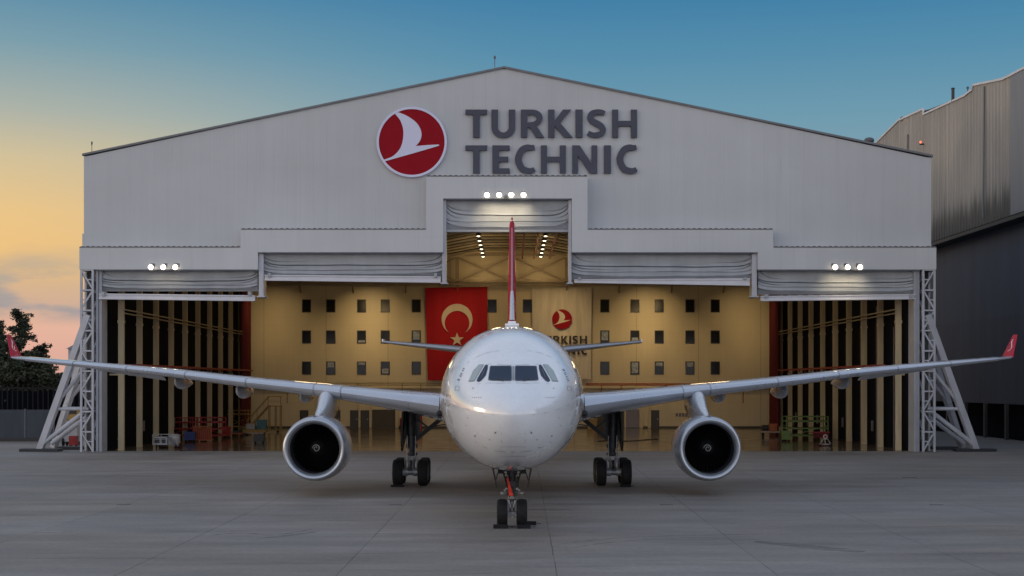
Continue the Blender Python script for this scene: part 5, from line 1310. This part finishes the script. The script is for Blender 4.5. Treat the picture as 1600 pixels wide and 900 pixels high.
t = eq('pump_trolley', 'orange and dark trolley at the right end of the back wall', 'trolley', 1203, 682); MB().box(-.9,.9,-.4,.4,.4,.5).build('deck', M['whitep'], t); MB().box(-.1,.7,-.35,.35,.51,1.3).build('pump', M['orange'], t, bevel=.05); MB().lathe([(-.3,.3),(.3,.3)], (-.5,0,.85), 'x', 14, close=True).build('tank', M['dark'], t, smooth=True); wheels4(t, .7, .35, .2)
t = eq('wooden_shelter', 'small cream box with sloping lid and orange rail by the right door', 'box', 1394, 697); MB().prism([(-.5,.1),(.55,.1),(.55,1.1),(.1,1.15),(-.5,.85)], -.4, .4).build('box_body', M['cream'], t); MB().bar((-.6,0,.82),(.1,0,1.2),.9,.06).build('lid', M['whitep'], t); MB().bar((-.5,-.45,.5),(.6,-.45,.5),.08).bar((.1,-.45,0),(.1,-.45,.95),.07).bar((-.3,-.45,0),(-.3,-.45,.5),.06).build('orange_rail', M['orange'], t)
t = eq('barrier_stand', 'small yellow stand at the foot of the first left column', 'stand', 189, 703); MB().box(-.25,.25,-.05,.05,.8,.95).bar((-.05,0,0),(-.05,0,.8),.14).bar((.2,0,0),(.2,0,.8),.07).box(-.3,.3,-.15,.15,0,.06).build('stand_frame', M['yellow'], t)
t = eq('barrier_post', 'thin dark hoop barrier by the right door jamb', 'barrier', 1415, 698); MB().bar((-.4,0,0),(-.4,0,1.0),.04).bar((.4,0,0),(.4,0,1.0),.04).bar((-.4,0,1.0),(.4,0,1.0),.04).build('hoop', M['steel'], t)
# the fire point beside the back door, machines outside by the left brace
t = thing('yellow_machine', 'yellow-orange machine body seen through the left brace', 'machine', (XX(112,121), 121, 0))
MB().box(-.75,.75,-.6,.6,2.2,3.25).build('engine_cover', M['yellow'], t, bevel=.05); MB().box(-.6,.6,-.63,-.603,2.75,3.1).build('dark_panel', M['dark'], t); MB().box(-.6,.6,-.5,.5,.4,2.19).build('chassis', M['jamb'], t); wheels4(t, .55, .5, .35)
t = thing('fire_trolley', 'red fire extinguisher trolley by the back wall left of the main gear', 'extinguisher', (XX(628,DB-1), DB-1, .007))
MB().lathe([(.2,.2),(.25,.24),(1.1,.24),(1.3,.08)], (0,0,0), 'z', 14, close=True).build('cylinder', M['red'], t, smooth=True); MB().lathe([(.2,.14),(1.0,.14)], (.4,0,0), 'z', 14, close=True).build('small_cylinder', M['red'], t, smooth=True); wheels4(t, .25, .1, .16)
t = thing('red_cabinet', 'bright red cabinet behind the left main gear', 'cabinet', (XX(653,DB-2), DB-2, .007)); MB().box(-.5,.5,-.3,.3,0,1.9).build('cabinet_body', M['red'], t, bevel=.03)
for xx in (-.42,.03): MB().box(xx,xx+.39,-.33,-.303,.1,1.8).build('cabinet_door', M['red'], t)
t = thing('yellow_bin', 'yellow bin behind the right main gear brace', 'bin', (XX(925,DB-3), DB-3, .007)); MB().prism([(-.5,0),(.5,0),(.6,1.1),(-.6,1.1)], -.4, .4).build('bin_body', M['yellow'], t); MB().box(-.65,.65,-.45,.45,1.1,1.2).build('bin_lid', M['yellow'], t)

stand(372, 672, 2.6, 2.3, 1.6, M['yellow'], 'yellow-brown work stand just left of the access stairs', 2, bars=4)
cart(1228, 690, .8, 1.0, M['green'], 'green tool cabinet left of the green work platform')
cart(405, 693, .9, .8, M['dark'], 'dark low tool cabinet in front of the access stairs')
for (px, py, m_, lb) in ((1330, 689, 'blue', 'blue drum by the fourth right column'), (236, 686, 'dark', 'dark drum between two left columns'), (1350, 688, 'dark', 'dark drum by the right wall')):
    t = eq('drum', lb, 'drum', px, py, 'drums along the side walls')
    MB().lathe([(0,.28),(.3,.29),(.31,.31),(.33,.29),(.6,.29),(.61,.31),(.63,.29),(.9,.28)], (0,0,0), 'z', 20, close=True).build('drum_body', M[m_], t, smooth=True)
    MB().lathe([(.901,.05),(.93,.05)], (.12,0,0), 'z', 10, close=True).build('drum_cap', M['silver'], t)
t = eq('floor_cable', 'black hose lying on the hangar floor behind the right main gear', 'hose', 985, 690)
pth = smooth_path([(-3,0,.03),(-1.5,2,.03),(0,.5,.03),(1.5,3,.03),(3,5,.03)], 6); b = MB()
for a, c in zip(pth[:-1], pth[1:]): b.cyl(a, c, .06, n=6)
b.build('hose_line', M['black'], t)
